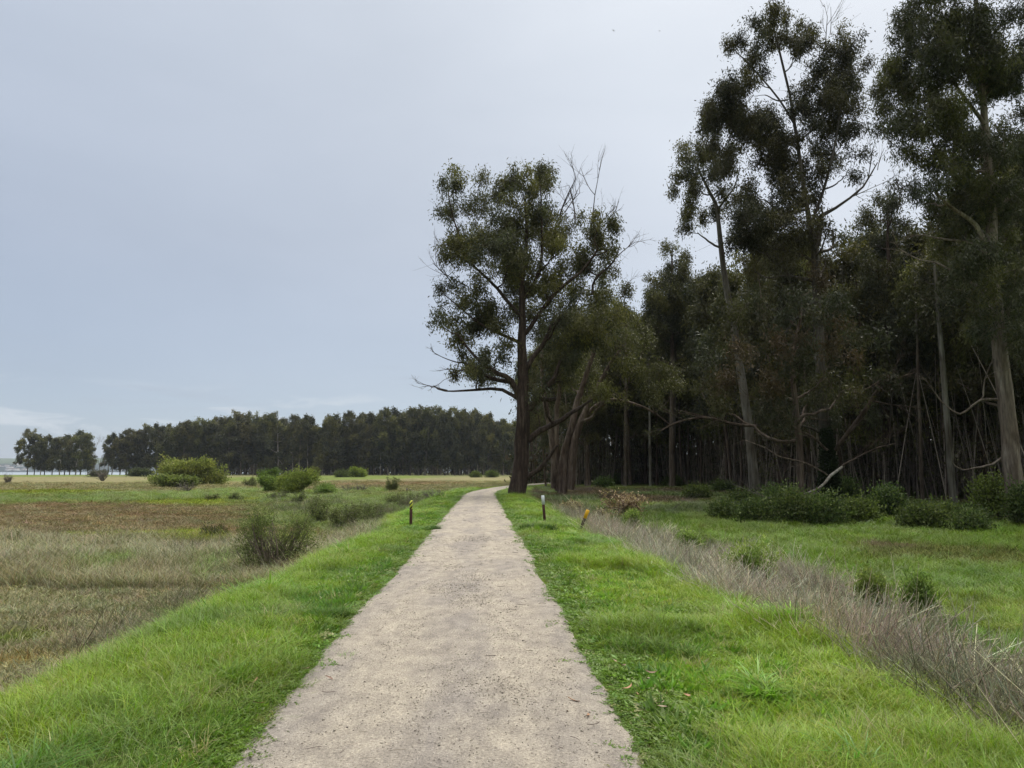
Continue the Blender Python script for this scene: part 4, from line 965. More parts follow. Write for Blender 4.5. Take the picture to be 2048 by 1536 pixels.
def thin_saplings():
    """thicket of thin leafless stems between the trunks"""
    r = np.random.default_rng(92); mb = MB(); n = 1500
    px = r.uniform(1100, 2140, n); Yf = np.interp(px, [1100, 1200, 1300, 1400, 1480, 1640, 1850, 2048, 2140], [80, 92, 92, 84, 62, 53, 50, 40, 38]); Yd = Yf+r.uniform(0, 30, n)
    x = (px-1024)/F*Yd; keep = abs(dpath(x, Yd)) > 2.5; x, Yd = x[keep], Yd[keep]; n = len(x); z = terr(x, Yd); H = r.uniform(2.5, 11, n); rad = r.uniform(.012, .05, n)
    t_ = np.linspace(0, 1, 5)[None, :, None]; ln = r.normal(size=(n, 2))*.13*H[:, None]; bend = r.normal(size=(n, 3))*.04*H[:, None]
    Pt = np.stack([x, Yd, z-.1], 1)[:, None]+t_*np.concatenate([ln, H[:, None]], 1)[:, None]+t_**2*bend[:, None]
    mb.tubes(Pt, rad[:, None]*np.linspace(1, .4, 5)[None], 4, A([.24, .20, .165])*r.uniform(.4, 1.6, (n, 1)))
    # hanging bark strips and dead side twigs
    k = r.integers(0, n, 2600); tt = r.uniform(.2, .95, len(k)); st = Pt[k, 0]+(Pt[k, -1]-Pt[k, 0])*tt[:, None]; dv = rdir(len(k), r)*A([1, 1, .5])*r.uniform(.4, 1.8, (len(k), 1)); s4 = np.linspace(0, 1, 4)[None, :, None]
    mb.tubes(st[:, None]+dv[:, None]*s4+A([0, 0, -.4])*s4**2, np.full((len(k), 4), .012)*np.linspace(1, .5, 4)[None], 3, A([.15, .11, .085])*r.uniform(.5, 1.4, (len(k), 1)))
    kc = r.integers(0, n, 1500); tt = r.uniform(.25, 1.05, len(kc)); cpt = Pt[kc, 0]+(Pt[kc, -1]-Pt[kc, 0])*tt[:, None]+r.normal(size=(len(kc), 3))*A([.5, .5, .3]); kk = 26
    pos = np.repeat(cpt, kk, 0)+r.normal(size=(len(kc)*kk, 3))*A([.38, .38, .45]); lb = MB(); cc = A([OLIVE, DARKG, BROWNL*1.2, YOUNG])[r.choice(4, len(kc), p=[.4, .25, .2, .15])]*r.uniform(.7, 1.3, (len(kc), 1))
    lb.leaves(pos, r.normal(size=(len(pos), 3))*.7+A([0, 0, -.6]), r.uniform(.2, .42, len(pos)), r.uniform(.05, .11, len(pos)), np.repeat(cc, kk, 0)*r.uniform(.7, 1.3, (len(pos), 1)), .1, r)
    tag(lb.build('sapling_leaves', M_LEAF), 'loose sprays of leaves on the thin saplings between the trunks', kind='stuff')
    tag(mb.build('undergrowth', M_TINT), 'tangle of thin dead stems and saplings between the gum trunks', kind='stuff')
thin_saplings()

def far_wood():
    r = np.random.default_rng(95); n = 760; px = r.uniform(352, 1190, n); Yd = r.uniform(422, 520, n); x = (px-1024)/F*Yd; z = terr(x, Yd); H = r.uniform(8, 19, n)*np.interp(px, [352, 420], [.8, 1]); rad = r.uniform(.15, .4, n)
    t_ = np.linspace(0, 1, 4)[None, :, None]; Pt = np.stack([x, Yd, z-.3], 1)[:, None]+t_*np.concatenate([r.normal(size=(n, 2))*1.2, H[:, None]], 1)[:, None]
    mb = MB(); mb.tubes(Pt, rad[:, None]*np.linspace(1, .3, 4)[None], 4)
    m = 34000; i = r.integers(0, n, m); tt = r.uniform(0, 1, m)**.8; pos = np.stack([x[i]+r.normal(size=m)*3, Yd[i]+r.normal(size=m)*3, z[i]+H[i]*tt], 1)
    lb = MB(); lb.leaves(pos, r.normal(size=(m, 3))+A([0, 0, -.4]), r.uniform(.8, 1.8, m), r.uniform(.5, .9, m), A([OLIVE*.7, DARKG*.8, BROWNL*.5])[r.integers(0, 3, m)]*r.uniform(.6, 1.2, (m, 1)), .1, r)
    root = empty('far_wood', (0, 0, 0)); root['kind'] = 'stuff'; root['label'] = 'dense dark wood behind the far treeline'
    for q in (mb.build('trunk', M_BARK_DIM, root, smooth=True), lb.build('crown', M_LEAF, root)): q['kind'] = 'stuff'
far_wood()
# --- far treeline ------------------------------------------------------
def treeline():
    r = np.random.default_rng(55)
    tx = [38, 60, 100, 130, 165, 190, 215, 250, 280, 312, 360, 400, 430, 480, 540, 600, 645, 700, 760, 800, 860, 920, 955, 1010, 1100]
    ty = [872, 862, 872, 876, 858, 895, 868, 866, 856, 851, 850, 842, 838, 832, 836, 838, 844, 830, 828, 824, 820, 824, 828, 842, 850]
    HB = [30, 28, 32, 27, 30, 25]
    specs = []
    for px, lab in ((62, 'leftmost of the far trees, forked pale trunks beside the bay'), (96, 'second far tree from the left, light gaps under its crown'), (126, 'small dark far tree, third from the left'), (158, 'bushy far tree with the tallest crown left of the dead one'),
                    (182, 'narrow far tree just left of the thin dead one'), (222, 'thin grey far tree right of the dead one'), (246, 'dark rounded far tree right of the dead thin one'), (290, 'open pale trunked far tree before the hill gap'), (318, 'far tree at the right side of the hill gap, rounded top')):
        specs.append((px, 428+r.uniform(-8, 8), lab, .95))
    for px in (76, 88, 112, 134, 146, 168, 230, 260, 264, 303, 330):
        specs.append((px+r.uniform(-2, 2), 436+r.uniform(-8, 14), 'rounded tree in the sparse left part of the far treeline, its crown touching its neighbours', .95))
    for px in np.arange(342, 1030, 14.5):
        specs.append((px+r.uniform(-4, 4), 400-.03*px+r.uniform(-10, 6), None, 1.0))
    for px in np.arange(352, 1120, 13):
        specs.append((px+r.uniform(-5, 5), 415+r.uniform(-5, 25), None, .97))
    for i, (px, Yd, lab, k) in enumerate(specs):
        low = r.uniform(0, 1)
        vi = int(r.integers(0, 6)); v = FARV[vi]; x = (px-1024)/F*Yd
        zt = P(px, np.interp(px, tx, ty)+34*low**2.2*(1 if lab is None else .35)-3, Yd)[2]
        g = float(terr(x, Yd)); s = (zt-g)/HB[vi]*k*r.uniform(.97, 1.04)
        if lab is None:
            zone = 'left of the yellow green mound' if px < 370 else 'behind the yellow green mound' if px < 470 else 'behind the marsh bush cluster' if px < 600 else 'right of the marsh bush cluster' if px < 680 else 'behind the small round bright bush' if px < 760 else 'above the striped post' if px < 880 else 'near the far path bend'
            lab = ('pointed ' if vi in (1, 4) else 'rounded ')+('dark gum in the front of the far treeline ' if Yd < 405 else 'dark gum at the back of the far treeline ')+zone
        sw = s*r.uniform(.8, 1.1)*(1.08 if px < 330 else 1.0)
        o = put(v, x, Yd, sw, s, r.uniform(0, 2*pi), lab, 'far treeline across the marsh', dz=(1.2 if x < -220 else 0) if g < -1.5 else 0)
    # dark understorey shadow wood closing the view under the crowns
    # bare thin tree between
    mb = MB(); sp = []
    b = P(196, 949, 426); b[2] = float(terr(b[0], b[1]))
    for dx in (-2.5, .5, 3): spray(sp, A([dx, 0, 0.]), unit(A([dx*.03, 0, 1.])), 13, .22, 4, r, up=.1)
    mb.tubes(A([p for p, _ in sp]), A([q for _, q in sp])*1.0, 4)
    o = mb.build('dead_tree', M_TWIG, None, loc=b); tag(o, 'thin leafless grey tree in the gap of the far treeline', 'tree', 'far treeline across the marsh')
treeline()

# ================================================================== shrubs
def shrub(name, base, rx, ry, rz, col, label, cat='bush', group=None, leaf=.06, wr=.5, n=4000, stems=30, seed=1, lobes=5, stemcol=(.16, .13, .10), shell=.5, clr=.16, LCin=None, rag=.12, flat=False, stemr=.012, dead=0.0, base_gap=.0):
    r = np.random.default_rng(seed); root = empty(name, base, 0, label, cat, group)
    # lobes of the crown
    LC = []
    for i in range(lobes):
        a = r.uniform(0, 2*pi); q = r.uniform(.1, .62); q = q*1.15; LC.append((q*rx*cos(a), q*ry*sin(a), rz*r.uniform(.3, .78) if not flat else rz*.4, r.uniform(.22, .5)))
    LC.append((0, 0, rz*.42, .5)); LC = A(LC if LCin is None else LCin)
    nc = max(8, n//26); li = r.integers(0, len(LC), nc); u = rdir(nc, r)*(r.uniform(shell, 1.12, (nc, 1)))*np.where(r.uniform(0, 1, (nc, 1)) < rag, r.uniform(1.15, 1.6, (nc, 1)), 1.0)
    cp = LC[li, :3]+u*A([rx, ry, rz*.75])*LC[li, 3:4]; cp[:, 2] = np.maximum(cp[:, 2], rz*(.06+base_gap))
    k = n//nc; m_ = nc*k; pos = np.repeat(cp, k, 0)+r.normal(size=(m_, 3))*clr
    pos[:, 2] = np.maximum(pos[:, 2], .02)
    out = unit(np.repeat(cp-A([0, 0, rz*.2]), k, 0)); d = out*.6+r.normal(size=(m_, 3))*.6+A([0, 0, .25])
    c = A(col)[r.integers(0, len(col), nc)] if A(col).ndim == 2 else np.tile(A(col), (nc, 1))
    c = np.repeat(c*r.uniform(.75, 1.25, (nc, 1)), k, 0)*r.uniform(.7, 1.35, (m_, 1))
    lb = MB(); lb.leaves(pos, d, leaf*r.uniform(.6, 1.3, m_), leaf*wr*r.uniform(.7, 1.3, m_), c, .08, r); lb.build('foliage', M_SHRUB, root)
    mb = MB(); t_ = np.linspace(0, 1, 6)[None, :, None]; ii = r.integers(0, nc, stems)
    b0 = r.normal(size=(stems, 3))*A([rx*.12, ry*.12, 0])-A([0, 0, .08]); e = cp[ii]
    Pt = b0[:, None]+(e-b0)[:, None]*t_+r.normal(size=(stems, 1, 3))*.08*rz*np.sin(t_*pi)
    mb.tubes(Pt, np.linspace(stemr, stemr*.35, 6)[None]*r.uniform(.6, 1.3, (stems, 1)), 4, A(stemcol)*r.uniform(.7, 1.3, (stems, 1)))
    mb.build('stems', M_TINT, root)
    return root
SG = [(.075, .105, .032), (.060, .085, .030), (.095, .120, .040)]
b1 = G(553, 1156)
shrub('shrub', b1, .98, .85, 1.62, [(.13, .175, .065), (.10, .14, .05), (.15, .195, .075), (.175, .21, .09)], 'loose olive green shrub standing alone beside the left foot of the levee', 'shrub', leaf=.05, wr=.42, n=9500, stems=170, seed=27, LCin=[(-.48, .1, 1.32, .36), (-.2, -.2, 1.15, .36), (-.72, 0, .72, .34), (-.5, .2, .9, .4), (.32, .1, 1.12, .38), (.62, -.1, .98, .36), (.78, .2, .62, .32), (.1, 0, .8, .42), (-.1, .3, .5, .36), (.45, -.2, .5, .3), (-.35, -.2, .42, .3), (.55, .1, 1.22, .26), (-.62, -.1, 1.12, .26)], shell=.25, clr=.07, stemr=.017, base_gap=.10)
g = G(378, 971); mm = g[1]/F
shrub('bush', g, 74*mm, 46*mm, 49*mm, [(.19, .225, .075), (.145, .18, .06), (.225, .245, .08)], 'wide yellow green mound of bushes at the far side of the marsh', 'bush', leaf=.42, wr=.5, n=16000, stems=60, seed=4, lobes=10, clr=.35, stemr=.05)
g = G(345, 976); mm = g[1]/F
shrub('bush', g, 46*mm, 20*mm, 22*mm, [(.14, .17, .06), (.19, .205, .07)], 'low darker green bush at the foot of the wide yellow green mound', 'bush', leaf=.35, wr=.5, n=5000, stems=30, seed=5, lobes=6, clr=.3, stemr=.04)
g = G(583, 989); mm = g[1]/F
shrub('bush', g, 44*mm, 30*mm, 46*mm, [(0.189, 0.243, 0.068), (0.142, 0.196, 0.061), (0.243, 0.284, 0.081)], 'rounded green bush in the middle of the marsh cluster', 'bush', leaf=.2, wr=.5, n=14000, stems=40, seed=6, lobes=8, clr=.2, stemr=.03)
g = G(540, 985); mm = g[1]/F
shrub('bush', g, 20*mm, 20*mm, 34*mm, [(0.189, 0.243, 0.068), (0.149, 0.196, 0.061)], 'upright green bush on the left of the marsh cluster', 'bush', leaf=.2, wr=.5, n=6000, stems=30, seed=7, lobes=5, clr=.2, stemr=.03)
g = G(648, 990); mm = g[1]/F
shrub('bush', g, 30*mm, 24*mm, 19*mm, [(0.135, 0.189, 0.068), (0.176, 0.223, 0.081)], 'low green bush trailing right of the marsh cluster', 'bush', leaf=.18, wr=.5, n=6000, stems=30, seed=8, lobes=5, clr=.18, stemr=.03)
g = G(535, 968); mm = g[1]/F
shrub('bush', g, 22*mm, 20*mm, 25*mm, [(.09, .125, .032)], 'bright green bush behind the marsh cluster, towards the mound', 'bush', leaf=.3, wr=.5, n=5000, stems=20, seed=9, lobes=5, clr=.25, stemr=.03)
g = G(632, 961); mm = g[1]/F
shrub('bush', g, 11*mm, 10*mm, 25*mm, [(.12, .13, .045)], 'narrow upright pale bush right behind the marsh cluster', 'bush', leaf=.3, wr=.5, n=2600, stems=15, seed=10, lobes=4, clr=.25, stemr=.04)
g = G(712, 954.5); mm = g[1]/F
shrub('bush', g, 23*mm, 20*mm, 17*mm, [(.155, .20, .04), (.13, .17, .035)], 'small round bright green bush in front of the far treeline', 'bush', leaf=.6, wr=.5, n=4000, stems=15, seed=11, lobes=5, clr=.5, stemr=.05)
g = G(682, 954.5); mm = g[1]/F
shrub('bush', g, 18*mm, 15*mm, 11*mm, [(.07, .095, .035)], 'dull green bush left of the small round bright one', 'bush', leaf=.6, wr=.5, n=2400, stems=15, seed=12, lobes=4, clr=.5, stemr=.05)
for i, (px, py, a, h, lab) in enumerate([(985, 955, 24, 14, 'bright green bush beside the far bend of the path, nearest the big gum'), (950, 955, 12, 9, 'small green bush left of the one at the far bend'), (1085, 962, 22, 16, 'green bush seen just right behind the big gum trunk')]):
    g = G(px, py); mm = g[1]/F; shrub('bush', g, a*mm, a*mm*.6, h*mm, [(.10, .135, .035), (.08, .11, .03)], lab, 'bush', leaf=.4, wr=.5, n=3000, stems=15, seed=20+i, lobes=5, clr=.35, stemr=.04)
g = G(275, 953); mm = g[1]/F
shrub('hedge', g, 40*mm, 14*mm, 13*mm, [(.05, .06, .03), (.075, .08, .04)], 'long low dark thicket left of the wide yellow green mound', 'thicket', leaf=.6, wr=.5, n=4000, stems=25, seed=13, lobes=10, clr=.5, stemr=.05)
g = G(200, 954); mm = g[1]/F
shrub('hedge', g, 28*mm, 12*mm, 10*mm, [(.09, .08, .06), (.075, .075, .05)], 'low brown thicket under the far dead tree', 'thicket', leaf=.5, wr=.4, n=2400, stems=25, seed=14, lobes=8, clr=.5, stemr=.05)
# grey half dead bushes
def dead_bush(name, base, R_, H, label, cat='dead bush', col=(.17, .145, .12), n=16, depth=3, seed=1, rad=.012, leafcol=None, nl=0, leaf=.06, up=.2, group=None, mat=None):
    r = np.random.default_rng(seed); sp = []
    for i in range(n):
        a = r.uniform(0, 2*pi); d = unit(A([cos(a)*R_/H*r.uniform(.2, 1), sin(a)*R_/H*r.uniform(.2, 1), r.uniform(.5, 1)])); spray(sp, A([cos(a)*R_*.1, sin(a)*R_*.1, -.05]), d, H*.62*r.uniform(.7, 1.15), rad, depth, r, up=up)
    mb = MB(); mb.tubes(A([p for p, _ in sp]), A([q for _, q in sp]), 3, A(col)*r.uniform(.6, 1.4, (len(sp), 1)))
    root = empty(name, base, 0, label, cat, group); mb.build('stems', M_TINT, root)
    if nl:
        k = r.integers(0, len(sp), nl); pos = A([sp[i][0][r.integers(2, 5)] for i in k])+r.normal(size=(nl, 3))*leaf*.5
        c = A(leafcol)[r.integers(0, len(leafcol), nl)]*r.uniform(.6, 1.4, (nl, 1)); lb = MB(); lb.leaves(pos, r.normal(size=(nl, 3))+A([0, 0, -.3]), leaf*r.uniform(.6, 1.3, nl), leaf*.4, c, .15, r); lb.build('foliage', M_SHRUB, root)
    return root
GL = [(.13, .155, .065), (.16, .18, .08)]
for i, (px, py, a, h, lab, nl) in enumerate([
        (430, 1086, 42, 34, 'dark brown twiggy bush left of the lone olive shrub', 1500), (205, 962, 12, 20, 'grey twiggy bush under the dead tree, out in the marsh', 0), (372, 985, 22, 22, 'grey twiggy bush in front of the wide yellow green mound', 0),
        (700, 984, 26, 18, 'grey twiggy bush right of the marsh cluster', 0), (722, 984, 18, 16, 'second smaller grey twiggy bush right of the marsh cluster', 0), (783, 984, 14, 20, 'small dark leafy twiggy bush far left of the striped post', 900),
        (868, 998, 34, 22, 'arched heap of bare grey branches at the levee foot beyond the striped post', 0), (555, 1000, 30, 20, 'grey twigs at the front of the marsh cluster', 300), (640, 1048, 26, 40, 'scraggly green twiggy bush right behind the lone olive shrub', 1400),
        (690, 1058, 34, 46, 'taller scraggly half bare bush between the lone shrub and the striped post', 1500), (735, 1048, 26, 36, 'scraggly bush nearest the left of the striped post', 1100), (598, 1012, 10, 20, 'little dark twiggy bush right behind the marsh cluster', 500),
        (640, 1088, 12, 26, 'rust brown dead weed right of the lone olive shrub', 0), (115, 1106, 26, 20, 'yellow green twiggy bush at the left of the marsh weeds', 900), (30, 1102, 36, 24, 'pale twiggy bush at the far left edge of the marsh weeds', 900),
        (500, 975, 24, 18, 'grey bush between the mound and the marsh cluster', 500), (425, 1002, 22, 14, 'small grey green bush below the mound', 500), (470, 1002, 16, 14, 'small grey green bush below and right of the mound', 400),
        (820, 1015, 40, 26, 'thin twiggy brush just beyond the striped post', 500), (15, 968, 12, 16, 'faint grey twigs at the far left of the marsh', 0), (790, 1010, 26, 18, 'low olive brush left of the striped post', 700)]):
    g = G(px, py); mm = g[1]/F; H = h*mm
    dead_bush('dead_bush' if nl == 0 else 'shrub', g, a*mm, H, lab, 'dead bush' if nl == 0 else 'shrub', n=20, seed=60+i, rad=max(.010, .0011*g[1]*.5), leafcol=GL if i != 0 else [(.09, .075, .045), (.07, .08, .035)], nl=int(nl*2.2), leaf=.04+.0016*g[1], col=(.20, .11, .07) if 'rust' in lab else (.17, .15, .125))
# small green bushes in the ditch
for i, (px, py, a, h, lab) in enumerate([(1268, 1076, 15, 32, 'small upright green bush in the ditch nearest the leaning yellow topped post'), (1380, 1120, 24, 30, 'green bush in the ditch second from the leaning post'), (1500, 1178, 44, 56, 'largest green bush in the ditch weeds'),
        (1745, 1262, 28, 62, 'dark green bush deep in the ditch weeds with grey stalks over it'), (1850, 1268, 24, 64, 'upright pale green bush in the ditch at the meadow side'), (1838, 1328, 30, 46, 'round green bush on the near side of the ditch'), (1908, 1358, 24, 40, 'small round green bush, last in the ditch towards the right corner'), (1415, 1108, 16, 22, 'small faint green bush in the ditch left of the largest one')]):
    g = G(px, py); mm = g[1]/F; shrub('shrub', g, a*mm*1.4, a*mm*1.2, h*mm*1.7, [(.19, .27, .08), (.15, .22, .065), (.24, .30, .10)], lab, 'shrub', 'green bushes in the ditch', leaf=.085, wr=.3, n=4200, stems=40, seed=90+i, lobes=6, rag=.3, clr=.07, shell=.3, stemr=.008)
# understorey bushes along the forest edge
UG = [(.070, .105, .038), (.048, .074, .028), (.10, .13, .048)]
for i, (px, py, a, h, lab) in enumerate([(1452, 1042, 34, 40, 'first dark green bush at the left end of the forest edge'), (1510, 1050, 42, 46, 'dark bush under the long fallen branch'), (1580, 1052, 44, 52, 'dark bush left of the ivy covered trunk'), (1650, 1054, 44, 58, 'tall dark bush in front of the ivy covered trunk'),
        (1720, 1050, 38, 50, 'dark bush right of the ivy covered trunk'), (1775, 1040, 30, 44, 'twiggy dark bush under the slim dark poles'), (1840, 1060, 40, 46, 'dense blackish bush left of the smooth pale grey pole'), (1880, 1048, 34, 36, 'green bush at the foot of the smooth pale grey pole'),
        (1935, 1050, 32, 32, 'low green bush between the pale grey pole and the huge gum'), (1990, 1044, 40, 70, 'bush with fresh green leaves left of the huge gum trunk'), (2044, 1056, 34, 70, 'black green bush against the huge gum trunk at the right edge'), (1942, 1066, 10, 20, 'small sprig of a bush standing in the meadow grass'),
        (1480, 1012, 36, 36, 'green bush behind the left end of the forest edge'), (1560, 1015, 36, 40, 'shaded bush behind the dark ones at the forest edge'), (1690, 1005, 36, 36, 'shaded bush behind the ivy covered trunk'), (1395, 1000, 26, 22, 'dull green bush at the far end of the shaded clearing'),
        (1345, 972, 24, 18, 'dark bush around the foot of the mid height feathery gum'), (1235, 968, 20, 12, 'low dark bush under the brown straight pole'), (1210, 975, 22, 14, 'low green bush among the front trunks behind the brambles'), (1445, 985, 30, 24, 'dark bush below the leaning pale gum')]):
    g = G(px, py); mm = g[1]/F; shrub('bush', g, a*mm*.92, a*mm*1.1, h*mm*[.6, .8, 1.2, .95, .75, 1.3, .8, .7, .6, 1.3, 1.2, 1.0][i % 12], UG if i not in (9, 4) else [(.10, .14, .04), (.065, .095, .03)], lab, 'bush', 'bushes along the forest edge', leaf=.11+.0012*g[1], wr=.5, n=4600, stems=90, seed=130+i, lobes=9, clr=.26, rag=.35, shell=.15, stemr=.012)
# ivy on the tall trunk
b_ = P(1660, 1000, 47.2); b_[2] = float(terr(b_[0], b_[1]))
r_ = np.random.default_rng(3); n = 7000; hz = r_.uniform(0, 1, n)**1.2*5.0; aa = r_.uniform(0, 2*pi, n); rr = (.75-.09*hz)*r_.uniform(.6, 1.2, n)+(hz > 3.2)*.0
pos = np.stack([rr*np.cos(aa), rr*np.sin(aa), hz], 1); lb = MB(); lb.leaves(pos, r_.normal(size=(n, 3))+A([0, -.3, -.3]), .14, .10, A([[.022, .034, .014]])*r_.uniform(.5, 1.6, (n, 1)), .1, r_)
tag(lb.build('ivy', M_SHRUB, None, loc=b_), 'dark ivy wrapped round the foot of the very tall pale gum', 'ivy')

# ================================================================== broken limbs at the tall gum
def fallen(name, pts_px, Ys, label, cat='fallen branch', mat=M_BARK_DIM, sprays_px=(), seed=1, group=None, nl=0, leafcol=((.2, .15, .09),), leaf=.1):
    r = np.random.default_rng(seed); p0 = P(pts_px[0][0], pts_px[0][1], Ys[0]); mb = MB()
    q = [(*(P(px, py, y)-p0), wd*y/F*.5*.66) for (px, py, wd), y in zip(pts_px, Ys)]; c = catmull(A(q), 14); c[:, :3] = wobble(c[:, :3], .03, r)
    mb.tubes(c[:, :3], np.maximum(c[:, 3], .006), 8, cap=True); sp = []
    for k in range(3, 14, 2):
        d = unit(c[k, :3]-c[k-1, :3]+r.normal(size=3)*.6*np.linalg.norm(c[k, :3]-c[k-1, :3])); spray(sp, c[k, :3], d, r.uniform(.8, 2.0), c[k, 3]*.4, 2, r, up=0)
    mb.tubes(A([p for p, _ in sp]), A([q_ for _, q_ in sp]), 4)
    if nl: 
        root = empty(name, p0, 0, label, cat, group); mb.build('branch', mat, root, smooth=True)
        k = r.integers(0, len(sp), nl); pos = A([sp[i][0][r.integers(1, 5)] for i in k])+r.normal(size=(nl, 3))*leaf
        lb = MB(); lb.leaves(pos, r.normal(size=(nl, 3))+A([0, 0, -.6]), leaf*r.uniform(.7, 1.5, nl), leaf*.3, A(leafcol)[r.integers(0, len(leafcol), nl)]*r.uniform(.5, 1.4, (nl, 1)), .1, r); lb.build('foliage', M_SHRUB, root); return root
    return tag(mb.build(name, mat, None, loc=p0, smooth=True), label, cat, group)
fallen('broken_limb', [(1672, 900, 13), (1700, 862, 14), (1740, 808, 13), (1760, 775, 12), (1780, 752, 9)], [46.5, 45.5, 45, 45, 45], 'thick broken limb rising to the right from the ivy covered trunk', seed=1)
fallen('broken_limb', [(1780, 752, 7), (1750, 768, 6), (1720, 785, 5), (1680, 785, 3)], [45, 44.6, 44.4, 44.2], 'splintered side branch at the tip of the thick broken limb', seed=2)
fallen('broken_limb', [(1512, 852, 9), (1470, 848, 9), (1420, 836, 9), (1390, 838, 8), (1345, 850, 6), (1315, 868, 3)], [46, 45, 45, 45, 45, 45], 'long arching bare branch stretching left under the leaning gum', seed=3, nl=400, leafcol=[(.05, .055, .025)], leaf=.16)
fallen('broken_limb', [(1684, 934, 8), (1662, 950, 9), (1640, 975, 7), (1600, 990, 5), (1560, 1010, 5), (1530, 1040, 4), (1508, 1052, 3), (1460, 1053, 2)], [42, 41, 40, 39, 38, 37, 36.5, 36.5], 'pale curved fallen branch drooping over the dark bushes to the meadow', mat=M_BARK_PALE, seed=4)
fallen('broken_limb', [(1655, 950, 5), (1610, 925, 5), (1560, 912, 4), (1530, 895, 3), (1490, 880, 2)], [45, 44, 43, 43, 43], 'thin bare branch reaching left above the pale fallen one', seed=5)
fallen('broken_limb', [(1684, 932, 7), (1720, 912, 5), (1760, 895, 4), (1790, 888, 2)], [43, 43, 43, 43], 'thin bare branch curving right from the ivy covered trunk', seed=6)
fallen('broken_limb', [(1655, 900, 8), (1620, 870, 7), (1590, 860, 4)], [46, 45.5, 45], 'short bare stub on the left side of the tall pale trunk', seed=7)
fallen('log', [(1300, 1028, 5), (1350, 1025, 5), (1425, 1022, 4)], [G(1300, 1026)[1], G(1350, 1025)[1], G(1425, 1023)[1]], 'grey log lying in the grass left of the first dark forest edge bush', 'log', M_BARK_PALE, seed=8)
# fallen dead leafy branches
DL = [(.38, .30, .20), (.28, .21, .14), (.48, .41, .29), (.16, .12, .085)]
for i, (px, py, a, h, lab, nl) in enumerate([(1135, 1032, 46, 30, 'dead gum branch with beige leaves lying behind the white topped post', 4200), (1185, 1044, 34, 14, 'low spread of dead beige leaves between the two right posts', 1500), (1248, 1038, 24, 44, 'upright heap of dead beige leaves on a fallen branch', 3600), (1215, 1040, 36, 24, 'brown branch arching across the grass to the heap of dead leaves', 700)]):
    g = G(px, py); mm = g[1]/F; dead_bush('fallen_branch', g, a*mm, h*mm, lab, 'fallen branch', n=16, depth=3, seed=180+i, rad=.02, leafcol=DL, nl=nl, leaf=.15, up=-.05, col=(.14, .10, .075))
g = G(1230, 1000); mm = g[1]/F
dead_bush('bramble', g, 85*mm, 26*mm, 'dark purple brown bramble thicket across the shaded clearing', 'bramble', n=60, depth=3, seed=190, rad=.014, col=(.13, .085, .085), leafcol=[(.12, .08, .08), (.09, .08, .05)], nl=3500, leaf=.1, up=-.2)
g = G(1165, 985); mm = g[1]/F
dead_bush('bramble', g, 45*mm, 24*mm, 'grey brown heap of dead stems right of the trunks beside the big gum', 'bramble', n=40, depth=3, seed=191, rad=.014, col=(.16, .13, .11), leafcol=[(.07, .06, .05)], nl=500, leaf=.1, up=-.2)
g = G(1352, 1008); mm = g[1]/F
dead_bush('bramble', g, 60*mm, 14*mm, 'low brown bramble patch in front of the first forest edge bush', 'bramble', n=40, depth=3, seed=192, rad=.012, col=(.10, .07, .06), leafcol=[(.07, .075, .03)], nl=1500, leaf=.09, up=-.2)

# ================================================================== posts
M_PW = flatmat('brown_stained_wood', (.085, .036, .030), .7, .3, .35, 22, (1, 1, .15)); M_PW2 = flatmat('grey_weathered_wood', (.13, .105, .075), .8, .2, .3, 22, (1, 1, .15))
M_WH = flatmat('white_reflective_band', (.70, .74, .78), .4, .5, .06); M_YE = flatmat('yellow_paint', (.80, .44, .02), .5, .4, .08)
def stripes():
    m, t, b, out = newmat('striped_tape'); tc = N(t, 'ShaderNodeTexCoord'); s = N(t, 'ShaderNodeSeparateXYZ'); t.links.new(tc.outputs['Object'], s.inputs[0])
    v = math_(t, 'FRACT', math_(t, 'MULTIPLY', math_(t, 'SUBTRACT', s.outputs[2], math_(t, 'MULTIPLY', math_(t, 'ADD', s.outputs[0], s.outputs[1]), 1.1)), 8.2))
    k = math_(t, 'GREATER_THAN', v, .48); c = mixc(t, k, (.015, .015, .018), (.72, .76, .10)); t.links.new(c, b.inputs['Base Color']); b.inputs['Roughness'].default_value = .4; return m
M_ST = stripes()
def bbox_post(b, lo, hi, bev):
    x0, y0, z0 = lo; x1, y1, z1 = hi
    ring = [(x0+bev, y0), (x1-bev, y0), (x1, y0+bev), (x1, y1-bev), (x1-bev, y1), (x0+bev, y1), (x0, y1-bev), (x0, y0+bev)]
    cxm, cym = (x0+x1)/2, (y0+y1)/2; V = [(x, y, z0) for x, y in ring]+[(x, y, z1-bev) for x, y in ring]+[(cxm+(x-cxm)*.86, cym+(y-cym)*.86, z1) for x, y in ring]
    V.append((cxm, cym, z1)); V.append((cxm, cym, z0)); q = []
    for l in range(2):
        for j in range(8): q.append((l*8+j, l*8+(j+1) % 8, (l+1)*8+(j+1) % 8, (l+1)*8+j))
    t_ = [(16+j, 16+(j+1) % 8, 24) for j in range(8)]+[((j+1) % 8, j, 25) for j in range(8)]
    b.add(V, q, t_)
def post(px, pyb, pyt, pxt, wpx, band, matb, mats, label, thick=.6, hb=.3):
    g = G(px, pyb); m_ = g[1]/F; top = P(pxt, pyt, g[1]); L = np.linalg.norm(top-g)
    root = empty('marker_post', g, 0, label, 'post'); w_ = wpx*m_*.5; d_ = w_*thick; lb = band*m_
    b = MB(); bbox_post(b, (-w_, -d_, -.4), (w_, d_, L-.004), .006); b.build('shaft', matb, root)
    b = MB(); e = .004; bbox_post(b, (-w_-e, -d_-e, L-lb), (w_+e, d_+e, L+.002), .006); b.build('reflective_band', mats, root)
    v = (top-g)/L; root.rotation_euler = (-math.asin(v[1]), math.atan2(v[0], v[2]), 0); return root
